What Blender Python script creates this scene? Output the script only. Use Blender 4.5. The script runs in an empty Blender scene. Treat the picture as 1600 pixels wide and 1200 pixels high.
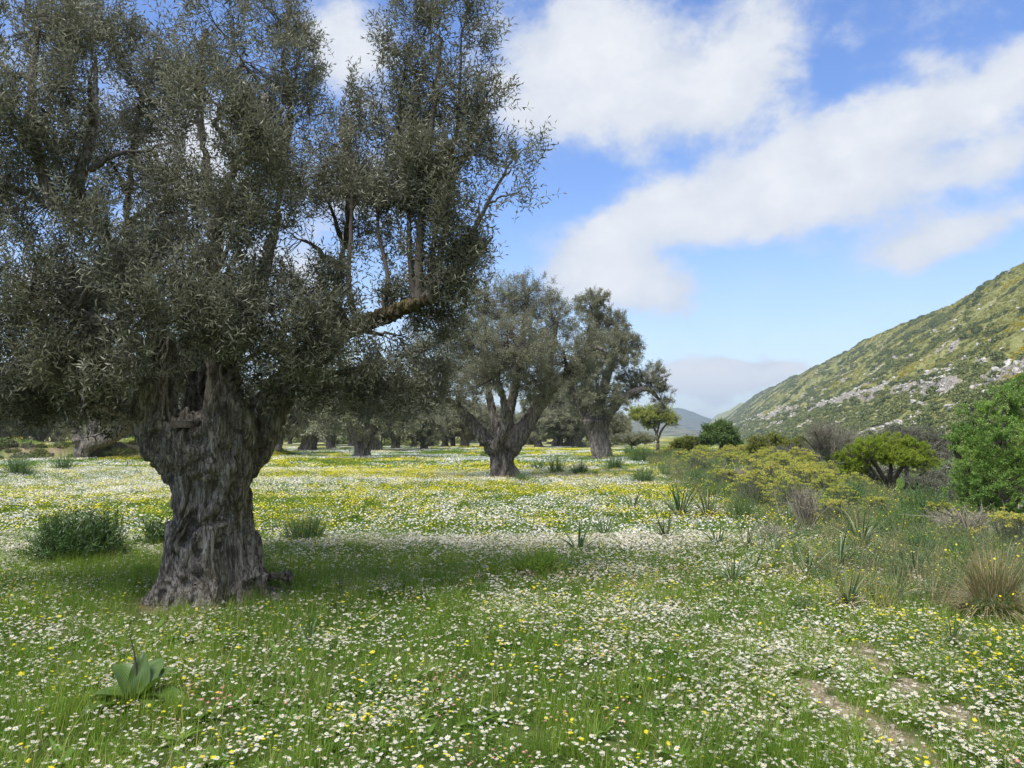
import bpy, math, random
import numpy as np
from mathutils import Matrix, Vector, Euler
R = math.radians
rng = np.random.default_rng(7)
random.seed(7)
scene = bpy.context.scene

# ------------------------------------------------------------------ camera
CAMZ, FPX, PITCH = 1.6, 1209.0, math.atan(80 / 1209.0)
cam_d = bpy.data.cameras.new('camera')
cam = bpy.data.objects.new('camera', cam_d)
scene.collection.objects.link(cam)
cam_d.sensor_width = 36.0
cam_d.lens = 36.0 * FPX / 1600.0
cam_d.clip_start, cam_d.clip_end = 0.05, 30000
cam.location = (0, 0, CAMZ)
cam.rotation_euler = (R(90) + PITCH, 0, 0)
scene.camera = cam

# ------------------------------------------------------------------ light
SUN_EL, SUN_AZ = 60.0, -140.0          # azimuth measured from +Y towards +X
SKY_STRENGTH, SUN_STRENGTH, SUN_ANGLE, EXPOSURE = 0.095, 2.35, 26.0, 1.3
sd = Vector((math.sin(R(SUN_AZ)) * math.cos(R(SUN_EL)), math.cos(R(SUN_AZ)) * math.cos(R(SUN_EL)), math.sin(R(SUN_EL))))
sun_d = bpy.data.lights.new('sun', 'SUN')
sun_d.energy, sun_d.angle, sun_d.color = SUN_STRENGTH, R(SUN_ANGLE), (1.0, 0.955, 0.88)
sun = bpy.data.objects.new('sun', sun_d)
scene.collection.objects.link(sun)
sun.rotation_euler = sd.to_track_quat('Z', 'Y').to_euler()
sun.location = (0, 0, 60)

world = bpy.data.worlds.new('World'); scene.world = world; world.use_nodes = True
wn, wl = world.node_tree.nodes, world.node_tree.links
wn.clear()
def wm(op, a, b=None, c=None, clamp=False):
    n = wn.new('ShaderNodeMath'); n.operation = op; n.use_clamp = clamp
    for k, v in enumerate((a, b, c)):
        if v is None: continue
        if isinstance(v, (int, float)): n.inputs[k].default_value = v
        else: wl.new(v, n.inputs[k])
    return n.outputs[0]
def wsmooth(x, lo, hi, a=0.0, b=1.0):
    n = wn.new('ShaderNodeMapRange'); n.interpolation_type = 'SMOOTHSTEP'
    wl.new(x, n.inputs[0])
    for k, v in zip((1, 2, 3, 4), (lo, hi, a, b)): n.inputs[k].default_value = v
    return n.outputs[0]
tc = wn.new('ShaderNodeTexCoord')
sep = wn.new('ShaderNodeSeparateXYZ'); wl.new(tc.outputs['Generated'], sep.inputs[0])
dx, dy, dz = sep.outputs
az = wm('ARCTAN2', dx, dy)
el = wm('ARCSINE', wm('MINIMUM', wm('MAXIMUM', dz, -0.999), 0.999))
def wnoise(vec, scale, detail, rough, dist=0.0):
    n = wn.new('ShaderNodeTexNoise'); n.inputs['Scale'].default_value = scale
    n.inputs['Detail'].default_value = detail; n.inputs['Roughness'].default_value = rough
    n.inputs['Distortion'].default_value = dist
    wl.new(vec, n.inputs['Vector']); return n.outputs
# cloud layer seen on a plane overhead gives the flattening towards the horizon
zp = wm('ADD', wm('MAXIMUM', dz, 0.0), 0.22)
cmb = wn.new('ShaderNodeCombineXYZ')
wl.new(wm('DIVIDE', dx, zp), cmb.inputs[0]); wl.new(wm('DIVIDE', dy, zp), cmb.inputs[1])
plane = cmb.outputs[0]
# stretch in elevation for in-view detail
cmb2 = wn.new('ShaderNodeCombineXYZ')
wl.new(az, cmb2.inputs[0]); wl.new(wm('MULTIPLY', el, 1.35), cmb2.inputs[1]); cmb2.inputs[2].default_value = 3.1
ae = cmb2.outputs[0]
nd = wnoise(ae, 5.0, 5, 0.55)
sepd = wn.new('ShaderNodeSeparateColor'); wl.new(nd[1], sepd.inputs[0])
azd = wm('ADD', az, wm('MULTIPLY', wm('SUBTRACT', sepd.outputs[0], 0.5), 0.16))
eld = wm('ADD', el, wm('MULTIPLY', wm('SUBTRACT', sepd.outputs[1], 0.5), 0.10))
def px_dir(u, v):
    x, yy = (u - 800) / FPX, -(v - 600) / FPX
    y = math.cos(PITCH) - yy * math.sin(PITCH); z = math.sin(PITCH) + yy * math.cos(PITCH)
    return x, y, z
def px_azel(u, v):
    x, y, z = px_dir(u, v)
    return math.atan2(x, y), math.atan2(z, math.hypot(x, y))
CLOUDS = [(1000, 110, 215, 95, 0, 1.0), (900, 165, 130, 80, 0, .75), (1150, 120, 85, 80, 0, .6), (860, 40, 110, 50, 0, .5),
          (1060, 335, 190, 48, -13, 1.0), (1250, 265, 130, 62, -16, .85), (940, 385, 95, 42, 0, .7), (1190, 335, 150, 48, 0, .4),
          (1520, 140, 105, 50, -8, .7), (1395, 195, 75, 50, 0, .5), (1590, 80, 70, 50, 0, .6), (1350, 245, 70, 40, 0, .35), (1440, 80, 50, 18, 0, .34),
          (1460, 280, 140, 38, -6, .75), (1580, 230, 70, 40, 0, .5), (1480, 385, 95, 36, -8, 1.1), (1420, 340, 60, 30, 0, .4),
          (1005, 455, 95, 46, 0, 1.05), (930, 430, 60, 30, 0, .5), (1080, 585, 46, 26, 0, 1.1), (1150, 592, 52, 30, 0, 1.1), (1030, 570, 40, 26, 0, .9), (1220, 588, 50, 18, 0, .8), (1100, 655, 170, 34, 0, .6), (1330, 528, 70, 18, -12, .7), (1400, 490, 50, 14, -12, .45),
          (545, 70, 70, 70, 0, 1.0), (300, 230, 120, 90, 0, .8), (60, 120, 120, 80, 0, .6), (560, 300, 90, 60, 0, .8), (430, 420, 160, 70, 0, .8), (150, 480, 200, 70, 0, .7)]
acc = None
for (u, v, ru, rv, rot, w) in CLOUDS:
    a0, e0 = px_azel(u, v)
    ra, re_ = ru / FPX * 0.92, rv / FPX * 0.95
    cr, sr = math.cos(R(-rot)), math.sin(R(-rot))
    da, de = wm('SUBTRACT', azd, a0), wm('SUBTRACT', eld, e0)
    x1 = wm('ADD', wm('MULTIPLY', da, cr / ra), wm('MULTIPLY', de, sr / ra))
    y1 = wm('ADD', wm('MULTIPLY', da, -sr / re_), wm('MULTIPLY', de, cr / re_))
    r2 = wm('ADD', wm('MULTIPLY', x1, x1), wm('MULTIPLY', y1, y1))
    g = wm('MULTIPLY', wm('EXPONENT', wm('MULTIPLY', r2, -1.0)), w)
    acc = g if acc is None else wm('ADD', acc, g)
fine = wnoise(ae, 8.5, 12, 0.64, 0.12)[0]
broad = wnoise(plane, 1.5, 7, 0.58, 0.2)[0]
viewish = wsmooth(wm('ABSOLUTE', az), 0.62, 0.95, 1.0, 0.0)
viewish = wm('MULTIPLY', viewish, wsmooth(el, 0.62, 0.85, 1.0, 0.0))
inview = wm('ADD', acc, wm('MULTIPLY', wm('SUBTRACT', fine, 0.5), 2.1))
outside = wm('ADD', wm('MULTIPLY', wm('SUBTRACT', broad, 0.5), 4.0), 0.62)
mixd = wm('ADD', wm('MULTIPLY', inview, viewish), wm('MULTIPLY', outside, wm('SUBTRACT', 1.0, viewish)))
mask = wsmooth(mixd, 0.13, 0.88)
low = wsmooth(el, 0.0, 0.30, 0.50, 0.0)             # pale air towards the horizon
mask = wm('MAXIMUM', wm('MULTIPLY', mask, 0.96), low)
sky = wn.new('ShaderNodeTexSky'); sky.sky_type = 'NISHITA'; sky.sun_disc = False
sky.sun_elevation = R(SUN_EL); sky.sun_rotation = R(SUN_AZ)
sky.air_density = 1.0; sky.dust_density = 0.4; sky.ozone_density = 2.2
bg1 = wn.new('ShaderNodeBackground'); bg1.inputs['Strength'].default_value = SKY_STRENGTH
hs = wn.new('ShaderNodeHueSaturation'); hs.inputs['Saturation'].default_value = 1.18; hs.inputs['Hue'].default_value = 0.512; hs.inputs['Value'].default_value = 1.0
wl.new(sky.outputs[0], hs.inputs['Color']); wl.new(hs.outputs[0], bg1.inputs['Color'])
crp = wn.new('ShaderNodeValToRGB')
crp.color_ramp.elements[0].position = 0.40; crp.color_ramp.elements[0].color = (0.66, 0.70, 0.77, 1)
crp.color_ramp.elements[1].position = 0.72; crp.color_ramp.elements[1].color = (0.84, 0.85, 0.87, 1)
shade = wm('ADD', wm('MULTIPLY', wnoise(ae, 11.0, 9, 0.65)[0], 0.8), wm('MULTIPLY', wsmooth(mixd, 0.3, 1.5), 0.24))
shade = wm('ADD', shade, wsmooth(el, 0.0, 0.22, 0.22, 0.0)); wl.new(shade, crp.inputs[0])
bg2 = wn.new('ShaderNodeBackground'); bg2.inputs['Strength'].default_value = 0.455
wl.new(crp.outputs[0], bg2.inputs['Color'])
mx = wn.new('ShaderNodeMixShader'); wl.new(mask, mx.inputs[0]); wl.new(bg1.outputs[0], mx.inputs[1]); wl.new(bg2.outputs[0], mx.inputs[2])
wo = wn.new('ShaderNodeOutputWorld'); wl.new(mx.outputs[0], wo.inputs['Surface'])

vs = scene.view_settings
vs.view_transform = 'Standard'; vs.look = 'None'; vs.exposure = EXPOSURE; vs.gamma = 1.0; vs.use_curve_mapping = False
scene.render.engine = 'CYCLES'
scene.cycles.max_bounces = 8; scene.cycles.diffuse_bounces = 4; scene.cycles.transmission_bounces = 4
scene.cycles.glossy_bounces = 2; scene.cycles.transparent_max_bounces = 8; scene.cycles.volume_bounces = 0
scene.cycles.use_denoising = True; scene.cycles.denoiser = 'OPENIMAGEDENOISE'; scene.cycles.denoising_prefilter = 'ACCURATE'

# ------------------------------------------------------------------ numpy noise
def _h(ix, iy, iz, seed):
    n = (ix.astype(np.int64) * 374761393 + iy.astype(np.int64) * 668265263 + iz.astype(np.int64) * 2147483647 + seed * 974711) & 0xffffffff
    n = ((n ^ (n >> 13)) * 1274126177) & 0xffffffff
    n = ((n ^ (n >> 16)) * 2246822519) & 0xffffffff
    return ((n ^ (n >> 15)) & 0xffffff) / float(0xffffff)
def vnoise(x, y, z=None, seed=0):
    x = np.asarray(x, float); y = np.asarray(y, float); z = np.zeros_like(x) if z is None else np.asarray(z, float)
    ix, iy, iz = np.floor(x), np.floor(y), np.floor(z)
    fx, fy, fz = x - ix, y - iy, z - iz
    fx = fx * fx * (3 - 2 * fx); fy = fy * fy * (3 - 2 * fy); fz = fz * fz * (3 - 2 * fz)
    out = 0
    for a in (0, 1):
        for b in (0, 1):
            for c in (0, 1):
                w = (fx if a else 1 - fx) * (fy if b else 1 - fy) * (fz if c else 1 - fz)
                out = out + w * _h(ix + a, iy + b, iz + c, seed)
    return out
def fbm(x, y, z=None, seed=0, octv=4, gain=0.5):
    s, a, t = 0, 1.0, 0
    x = np.asarray(x, float); y = np.asarray(y, float)
    for o in range(octv):
        s = s + a * vnoise(x, y, z, seed + 31 * o); t += a; a *= gain
        x, y = x * 2.03 + 17.3, y * 2.03 - 9.1
        if z is not None: z = z * 2.03 + 5.7
    return s / t
def sstep(x, lo, hi):
    t = np.clip((np.asarray(x, float) - lo) / (hi - lo), 0, 1)
    return t * t * (3 - 2 * t)

# ------------------------------------------------------------------ place helpers
AX = R(12.1); CA, SA = math.cos(AX), math.sin(AX)
def pq(x, y): return x * CA - y * SA, x * SA + y * CA          # across / along the valley
def xy(p, q): return p * CA + q * SA, -p * SA + q * CA
def bank(x, y):
    yc = 52 + 3.0 * np.sin(x * 0.21) + (-(x + 26)) * 0.10
    hgt = sstep(-x, 17, 21) * (0.35 + 1.3 * fbm(x * 0.45, y * 0.3, seed=5))
    return hgt * sstep(y, yc - 1.1, yc + 0.5) * (1 - sstep(y, yc + 6, yc + 16))
def H(x, y):
    x = np.asarray(x, float); y = np.asarray(y, float)
    p, q = pq(x, y)
    r = np.hypot(x, y)
    h = (fbm(x * 0.16, y * 0.16, seed=1, octv=2) - 0.5) * 0.22 * sstep(r, 6, 14)
    h = h + (fbm(x * 0.9, y * 0.9, seed=2, octv=2) - 0.5) * 0.07 * (1 - sstep(r, 30, 80))
    h = h - 2.6 * sstep(p, 4.6, 13) * sstep(q, -60, -10)
    h = h + 0.10 * np.exp(-((p - 3.9) / 1.3) ** 2) * sstep(q, 12, 20)
    h = h + bank(x, y)
    return h
def Hs(x, y): return float(H(np.array([x]), np.array([y]))[0])
def P(u, v, D):
    x, y, z = px_dir(u, v)
    return np.array([x / y * D, D, CAMZ + z / y * D])
def G(u, v):
    x, y, z = px_dir(u, v); x /= y; z /= y
    D = 3.0
    while D < 400:
        if CAMZ + z * D < Hs(x * D, D): break
        D *= 1.01
    return np.array([x * D, D, Hs(x * D, D)])
def mpp(D): return D / FPX           # metres per photo pixel

# ------------------------------------------------------------------ mesh helpers
def link(o, parent=None):
    scene.collection.objects.link(o)
    if parent is not None: o.parent = parent
    return o
def tag(o, label=None, cat=None, group=None, kind=None):
    if label: o['label'] = label
    if cat: o['category'] = cat
    if group: o['group'] = group
    if kind: o['kind'] = kind
    return o
def empty(name, loc, label, cat, group=None):
    o = bpy.data.objects.new(name, None); o.location = loc; o.empty_display_size = 0.2
    link(o); return tag(o, label, cat, group)
class MB:
    """numpy mesh builder: quads and tris with material index and a per-vertex random value"""
    def __init__(s): s.v, s.q, s.t, s.qm, s.tm, s.r, s.n = [], [], [], [], [], [], 0
    def add(s, v, q=None, t=None, m=0, rnd=None):
        v = np.asarray(v, float).reshape(-1, 3); k = len(v)
        s.v.append(v)
        s.r.append(np.full(k, 0.5) if rnd is None else np.asarray(rnd, float).reshape(-1))
        if q is not None and len(q): s.q.append(np.asarray(q) + s.n); s.qm.append(np.full(len(q), m))
        if t is not None and len(t): s.t.append(np.asarray(t) + s.n); s.tm.append(np.full(len(t), m))
        s.n += k
    def mesh(s, name, mats, smooth=False, origin=(0, 0, 0)):
        v = np.concatenate(s.v) - np.asarray(origin)
        q = np.concatenate(s.q) if s.q else np.zeros((0, 4), int)
        t = np.concatenate(s.t) if s.t else np.zeros((0, 3), int)
        mi = np.concatenate(s.qm + s.tm) if (s.qm or s.tm) else np.zeros(0, int)
        me = bpy.data.meshes.new(name)
        me.vertices.add(len(v)); me.vertices.foreach_set('co', v.astype(np.float32).ravel())
        nl = len(q) * 4 + len(t) * 3
        me.loops.add(nl); me.loops.foreach_set('vertex_index', np.concatenate([q.ravel(), t.ravel()]).astype(np.int32))
        me.polygons.add(len(q) + len(t))
        ls = np.concatenate([np.arange(len(q)) * 4, len(q) * 4 + np.arange(len(t)) * 3])
        me.polygons.foreach_set('loop_start', ls.astype(np.int32))
        me.polygons.foreach_set('material_index', mi.astype(np.int32))
        me.update(calc_edges=True)
        a = me.attributes.new('rnd', 'FLOAT', 'POINT'); a.data.foreach_set('value', np.concatenate(s.r).astype(np.float32))
        for m in (mats if isinstance(mats, (list, tuple)) else [mats]): me.materials.append(m)
        me.polygons.foreach_set('use_smooth', np.full(len(me.polygons), smooth))
        return me
    def obj(s, name, mats, parent=None, smooth=False, origin=(0, 0, 0)):
        return link(bpy.data.objects.new(name, s.mesh(name, mats, smooth, origin)), parent)
def nrm(a): return a / np.maximum(np.linalg.norm(a, axis=-1, keepdims=True), 1e-9)
def catmull(pts, rad, n):
    pts = np.asarray(pts, float); rad = np.asarray(rad, float)
    k = len(pts); t = np.linspace(0, k - 1, n); i = np.minimum(t.astype(int), k - 2); f = (t - i)[:, None]
    g = lambda j: pts[np.clip(j, 0, k - 1)]
    p0, p1, p2, p3 = g(i - 1), g(i), g(i + 1), g(i + 2)
    o = 0.5 * ((2 * p1) + (-p0 + p2) * f + (2 * p0 - 5 * p1 + 4 * p2 - p3) * f ** 2 + (-p0 + 3 * p1 - 3 * p2 + p3) * f ** 3)
    return o, np.interp(t, np.arange(k), rad)
def tubes(mb, paths, radii, sides=4, m=0, caps=False, mod=None, rnd=None):
    paths = np.asarray(paths, float); radii = np.asarray(radii, float)
    if paths.ndim == 2: paths, radii = paths[None], radii[None]
    N, K, _ = paths.shape
    T = nrm(np.gradient(paths, axis=1))
    ch = nrm(paths[:, -1] - paths[:, 0]); ref = np.zeros((N, 3)); ref[np.arange(N), np.argmin(np.abs(ch), axis=1)] = 1
    ref = np.repeat(ref[:, None], K, 1)
    n1 = nrm(np.cross(T, ref)); n2 = np.cross(T, n1)
    th = np.linspace(0, 2 * math.pi, sides, endpoint=False)
    rr = radii[:, :, None] * (np.ones((N, K, sides)) if mod is None else mod)
    V = paths[:, :, None] + rr[..., None] * (np.cos(th)[None, None, :, None] * n1[:, :, None] + np.sin(th)[None, None, :, None] * n2[:, :, None])
    base = (np.arange(N) * K * sides)[:, None, None] + (np.arange(K - 1) * sides)[None, :, None]
    j = np.arange(sides)[None, None]; jn = (j + 1) % sides
    Q = np.stack([base + j, base + jn, base + jn + sides, base + j + sides], -1).reshape(-1, 4)
    rv = None if rnd is None else np.repeat(rnd, K * sides)
    off = mb.n
    mb.add(V.reshape(-1, 3), Q, m=m, rnd=rv)
    if caps:
        for i in range(N):
            for e, kk in ((0, 0), (1, K - 1)):
                ring = i * K * sides + kk * sides + np.arange(sides)
                c = paths[i, kk]
                tri = np.stack([ring - 0, np.roll(ring, -1)], 1)
                if e == 0: tri = tri[:, ::-1]
                mb.v.append(c[None]); mb.r.append(np.array([.5]))
                mb.t.append(np.column_stack([tri + off, np.full(sides, mb.n)])); mb.tm.append(np.full(sides, m)); mb.n += 1
def leaves(mb, base, dirv, up, L, W, m=0, rnd=None, fold=0.25):
    """one folded diamond leaf per row; up is the leaf's face direction"""
    dirv = nrm(dirv); side = nrm(np.cross(dirv, up)); nn = np.cross(side, dirv)
    L = np.broadcast_to(L, (len(base),))[:, None]; W = np.broadcast_to(W, (len(base),))[:, None]
    a = base; c = base + dirv * L - nn * L * 0.08
    mid = base + dirv * L * 0.5 + nn * W * fold
    b = mid + side * W * 0.5; d = mid - side * W * 0.5
    V = np.stack([a, b, c, d], 1).reshape(-1, 3)
    Q = np.arange(len(base) * 4).reshape(-1, 4)
    r = rng.random(len(base)) if rnd is None else rnd
    mb.add(V, Q, m=m, rnd=np.repeat(r, 4))
def blades(mb, base, azm, L, lean, curve, W, seg=3, m=0, rnd=None, prof='grass', fold=0.0):
    N = len(base); azm, L, lean, curve, W = [np.broadcast_to(a, (N,)).astype(float) for a in (azm, L, lean, curve, W)]
    pos = np.asarray(base, float).copy(); out = []
    hd = np.stack([np.cos(azm), np.sin(azm), 0 * azm], 1); sd_ = np.stack([-np.sin(azm), np.cos(azm), 0 * azm], 1)
    for k in range(seg + 1):
        t = k / seg
        w = {'grass': (1 - t) ** 0.7 * (1 - 0.25 * (1 - t)), 'strap': (min(1, (1 - t) * 2.2)) * (0.75 + 0.25 * math.sin(math.pi * min(1, t * 1.4))),
             'broad': math.sin(math.pi * (0.12 + 0.86 * t)) ** 0.8}[prof]
        w = max(w, 0.03)
        ang = lean + curve * t
        nv = (hd * np.cos(ang)[:, None] - np.array([0, 0, 1.0]) * np.sin(ang)[:, None])
        out.append(pos + sd_ * (W * w / 2)[:, None])
        if fold: out.append(pos + nv * (W * w * fold)[:, None])
        out.append(pos - sd_ * (W * w / 2)[:, None])
        if k < seg:
            a2 = lean + curve * (t + 0.5 / seg)
            pos = pos + (hd * np.sin(a2)[:, None] + np.array([0, 0, 1.0]) * np.cos(a2)[:, None]) * (L / seg)[:, None]
    c = 3 if fold else 2
    V = np.stack(out, 1)  # N, (seg+1)*c, 3
    st = (np.arange(N) * (seg + 1) * c)[:, None, None] + (np.arange(seg) * c)[None, :, None]
    qs = [st + np.array([j, j + 1, j + 1 + c, j + c])[None, None] for j in range(c - 1)]
    Q = np.concatenate([q.reshape(-1, 4) for q in qs])
    r = rng.random(N) if rnd is None else rnd
    mb.add(V.reshape(-1, 3), Q, m=m, rnd=np.repeat(r, (seg + 1) * c))

# ------------------------------------------------------------------ materials
def mat(name):
    m = bpy.data.materials.new(name); m.use_nodes = True
    nt = m.node_tree; nt.nodes.clear()
    return m, nt, nt.nodes, nt.links
def ramp(N, stops):
    r = N.new('ShaderNodeValToRGB'); e = r.color_ramp.elements
    while len(e) < len(stops): e.new(0.5)
    for k, (p, c) in enumerate(stops): e[k].position = p; e[k].color = (*c, 1)
    return r
def foliage_mat(name, cols, transl=0.3, rough=0.55, spec=0.25, under=None, stops=None, objvar=0.0, wmix=0.0):
    """leaf colours picked by the per-leaf random value; some light passes through"""
    m, nt, N, L = mat(name)
    at = N.new('ShaderNodeAttribute'); at.attribute_name = 'rnd'
    fac = at.outputs['Fac']
    if objvar:
        oi = N.new('ShaderNodeObjectInfo')
        ma = N.new('ShaderNodeMath'); ma.operation = 'MULTIPLY_ADD'; L.new(oi.outputs['Random'], ma.inputs[0]); ma.inputs[1].default_value = objvar; L.new(fac, ma.inputs[2])
        mb_ = N.new('ShaderNodeMath'); mb_.operation = 'SUBTRACT'; L.new(ma.outputs[0], mb_.inputs[0]); mb_.inputs[1].default_value = objvar / 2; mb_.use_clamp = True
        fac = mb_.outputs[0]
    k = len(cols)
    r = ramp(N, [((i / (k - 1)) if stops is None else stops[i], c) for i, c in enumerate(cols)])
    L.new(fac, r.inputs[0]); col = r.outputs[0]
    if wmix:
        g = N.new('ShaderNodeNewGeometry'); nz = N.new('ShaderNodeTexNoise'); nz.inputs['Scale'].default_value = wmix; nz.inputs['Detail'].default_value = 3
        L.new(g.outputs['Position'], nz.inputs['Vector'])
        hv = N.new('ShaderNodeHueSaturation'); L.new(col, hv.inputs['Color'])
        mr = N.new('ShaderNodeMapRange'); L.new(nz.outputs[0], mr.inputs[0]); mr.inputs[1].default_value = .3; mr.inputs[2].default_value = .7; mr.inputs[3].default_value = .75; mr.inputs[4].default_value = 1.3
        L.new(mr.outputs[0], hv.inputs['Value'])
        mr2 = N.new('ShaderNodeMapRange'); L.new(nz.outputs[0], mr2.inputs[0]); mr2.inputs[1].default_value = .3; mr2.inputs[2].default_value = .7; mr2.inputs[3].default_value = .515; mr2.inputs[4].default_value = .485
        L.new(mr2.outputs[0], hv.inputs['Hue']); col = hv.outputs[0]
    if under is not None:
        g2 = N.new('ShaderNodeNewGeometry'); mixc = N.new('ShaderNodeMix'); mixc.data_type = 'RGBA'
        L.new(g2.outputs['Backfacing'], mixc.inputs['Factor']); L.new(col, mixc.inputs['A']); mixc.inputs['B'].default_value = (*under, 1)
        col = mixc.outputs['Result']
    b = N.new('ShaderNodeBsdfPrincipled'); L.new(col, b.inputs['Base Color']); b.inputs['Roughness'].default_value = rough
    b.inputs['Specular IOR Level'].default_value = spec
    tr = N.new('ShaderNodeBsdfTranslucent'); L.new(col, tr.inputs['Color'])
    mxs = N.new('ShaderNodeMixShader'); mxs.inputs[0].default_value = transl
    L.new(b.outputs[0], mxs.inputs[1]); L.new(tr.outputs[0], mxs.inputs[2])
    o = N.new('ShaderNodeOutputMaterial'); L.new(mxs.outputs[0], o.inputs['Surface'])
    return m
def bark_mat(name, dark, mid, light, lichen=(0.5, 0.5, 0.46), lich=0.0, moss=None, scale=1.0, bump=0.8):
    m, nt, N, L = mat(name)
    tcn = N.new('ShaderNodeTexCoord'); mp = N.new('ShaderNodeMapping'); mp.inputs['Scale'].default_value = (9 * scale, 9 * scale, 2.0 * scale)
    L.new(tcn.outputs['Object'], mp.inputs['Vector'])
    n1 = N.new('ShaderNodeTexNoise'); n1.inputs['Scale'].default_value = 1.6; n1.inputs['Detail'].default_value = 9; n1.inputs['Roughness'].default_value = 0.65; n1.inputs['Distortion'].default_value = 0.8
    L.new(mp.outputs[0], n1.inputs['Vector'])
    r = ramp(N, [(0.36, dark), (0.50, mid), (0.70, light)]); L.new(n1.outputs[0], r.inputs[0]); col = r.outputs[0]
    def over(col, color, scale_, lo, hi, det=4, amt=1.0):
        nz = N.new('ShaderNodeTexNoise'); nz.inputs['Scale'].default_value = scale_; nz.inputs['Detail'].default_value = det
        L.new(tcn.outputs['Object'], nz.inputs['Vector'])
        mr = N.new('ShaderNodeMapRange'); L.new(nz.outputs[0], mr.inputs[0]); mr.inputs[1].default_value = lo; mr.inputs[2].default_value = hi; mr.inputs[4].default_value = amt
        mc = N.new('ShaderNodeMix'); mc.data_type = 'RGBA'; L.new(mr.outputs[0], mc.inputs['Factor']); L.new(col, mc.inputs['A']); mc.inputs['B'].default_value = (*color, 1)
        return mc.outputs['Result']
    if lich:
        col = over(col, lichen, 34 * scale, 0.60, 0.68, 5, lich)
        col = over(col, lichen, 5 * scale, 0.62, 0.75, 8, lich * 0.5)
    if moss is not None: col = over(col, moss, 3.0 * scale, 0.56, 0.68, 6, 0.65)
    b = N.new('ShaderNodeBsdfPrincipled'); L.new(col, b.inputs['Base Color']); b.inputs['Roughness'].default_value = 0.92; b.inputs['Specular IOR Level'].default_value = 0.15
    n2 = N.new('ShaderNodeTexNoise'); n2.inputs['Scale'].default_value = 3.5; n2.inputs['Detail'].default_value = 10; n2.inputs['Roughness'].default_value = 0.7; n2.inputs['Distortion'].default_value = 1.2
    L.new(mp.outputs[0], n2.inputs['Vector'])
    mp2 = N.new('ShaderNodeMapping'); mp2.inputs['Scale'].default_value = (11 * scale, 11 * scale, 1.5 * scale); L.new(tcn.outputs['Object'], mp2.inputs['Vector'])
    n3 = N.new('ShaderNodeTexNoise'); n3.inputs['Scale'].default_value = 2.2; n3.inputs['Detail'].default_value = 7; n3.inputs['Roughness'].default_value = 0.6; n3.inputs['Distortion'].default_value = 0.6; L.new(mp2.outputs[0], n3.inputs['Vector'])
    sb = N.new('ShaderNodeMath'); sb.operation = 'SUBTRACT'; L.new(n3.outputs[0], sb.inputs[0]); sb.inputs[1].default_value = 0.5
    ab = N.new('ShaderNodeMath'); ab.operation = 'ABSOLUTE'; L.new(sb.outputs[0], ab.inputs[0])
    mk = N.new('ShaderNodeMapRange'); mk.interpolation_type = 'SMOOTHSTEP'; L.new(ab.outputs[0], mk.inputs[0]); mk.inputs[1].default_value = 0.0; mk.inputs[2].default_value = 0.05
    mc2 = N.new('ShaderNodeMix'); mc2.data_type = 'RGBA'; L.new(mk.outputs[0], mc2.inputs['Factor']); mc2.inputs['A'].default_value = (mid[0] * .42, mid[1] * .42, mid[2] * .42, 1); L.new(col, mc2.inputs['B']); L.new(mc2.outputs['Result'], b.inputs['Base Color'])
    hh = N.new('ShaderNodeMath'); hh.operation = 'MULTIPLY_ADD'; L.new(mk.outputs[0], hh.inputs[0]); hh.inputs[1].default_value = 0.55; L.new(n2.outputs[0], hh.inputs[2])
    bp = N.new('ShaderNodeBump'); bp.inputs['Strength'].default_value = bump; bp.inputs['Distance'].default_value = 0.045 / scale; L.new(hh.outputs[0], bp.inputs['Height']); L.new(bp.outputs[0], b.inputs['Normal'])
    o = N.new('ShaderNodeOutputMaterial'); L.new(b.outputs[0], o.inputs['Surface'])
    return m
def plain_mat(name, c, rough=0.8, c2=None, sc=20):
    m, nt, N, L = mat(name)
    b = N.new('ShaderNodeBsdfPrincipled'); b.inputs['Roughness'].default_value = rough; b.inputs['Specular IOR Level'].default_value = 0.2
    if c2 is None: b.inputs['Base Color'].default_value = (*c, 1)
    else:
        tcn = N.new('ShaderNodeTexCoord'); nz = N.new('ShaderNodeTexNoise'); nz.inputs['Scale'].default_value = sc; nz.inputs['Detail'].default_value = 6
        L.new(tcn.outputs['Object'], nz.inputs['Vector']); r = ramp(N, [(0.35, c), (0.65, c2)]); L.new(nz.outputs[0], r.inputs[0]); L.new(r.outputs[0], b.inputs['Base Color'])
        bp = N.new('ShaderNodeBump'); bp.inputs['Strength'].default_value = 0.5; bp.inputs['Distance'].default_value = 0.02; L.new(nz.outputs[0], bp.inputs['Height']); L.new(bp.outputs[0], b.inputs['Normal'])
    o = N.new('ShaderNodeOutputMaterial'); L.new(b.outputs[0], o.inputs['Surface'])
    return m

M = {}
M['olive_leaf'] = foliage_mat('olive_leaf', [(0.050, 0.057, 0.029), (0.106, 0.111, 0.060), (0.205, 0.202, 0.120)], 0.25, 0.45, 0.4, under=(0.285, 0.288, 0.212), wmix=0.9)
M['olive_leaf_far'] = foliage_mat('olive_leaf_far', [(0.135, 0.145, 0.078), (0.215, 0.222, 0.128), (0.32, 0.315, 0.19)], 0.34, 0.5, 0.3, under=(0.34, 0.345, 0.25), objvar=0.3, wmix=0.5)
M['bark'] = bark_mat('olive_bark', (0.13, 0.114, 0.097), (0.33, 0.295, 0.255), (0.50, 0.46, 0.405), lich=0.7, moss=(0.12, 0.105, 0.05))
M['bark_far'] = bark_mat('old_olive_bark', (0.11, 0.095, 0.082), (0.28, 0.247, 0.215), (0.44, 0.40, 0.355), scale=0.6)
M['twig'] = plain_mat('twig_bark', (0.12, 0.105, 0.09), 0.9)
M['dark_bark'] = plain_mat('dark_bark', (0.05, 0.042, 0.036), 0.9, (0.11, 0.095, 0.08), 14)
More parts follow.
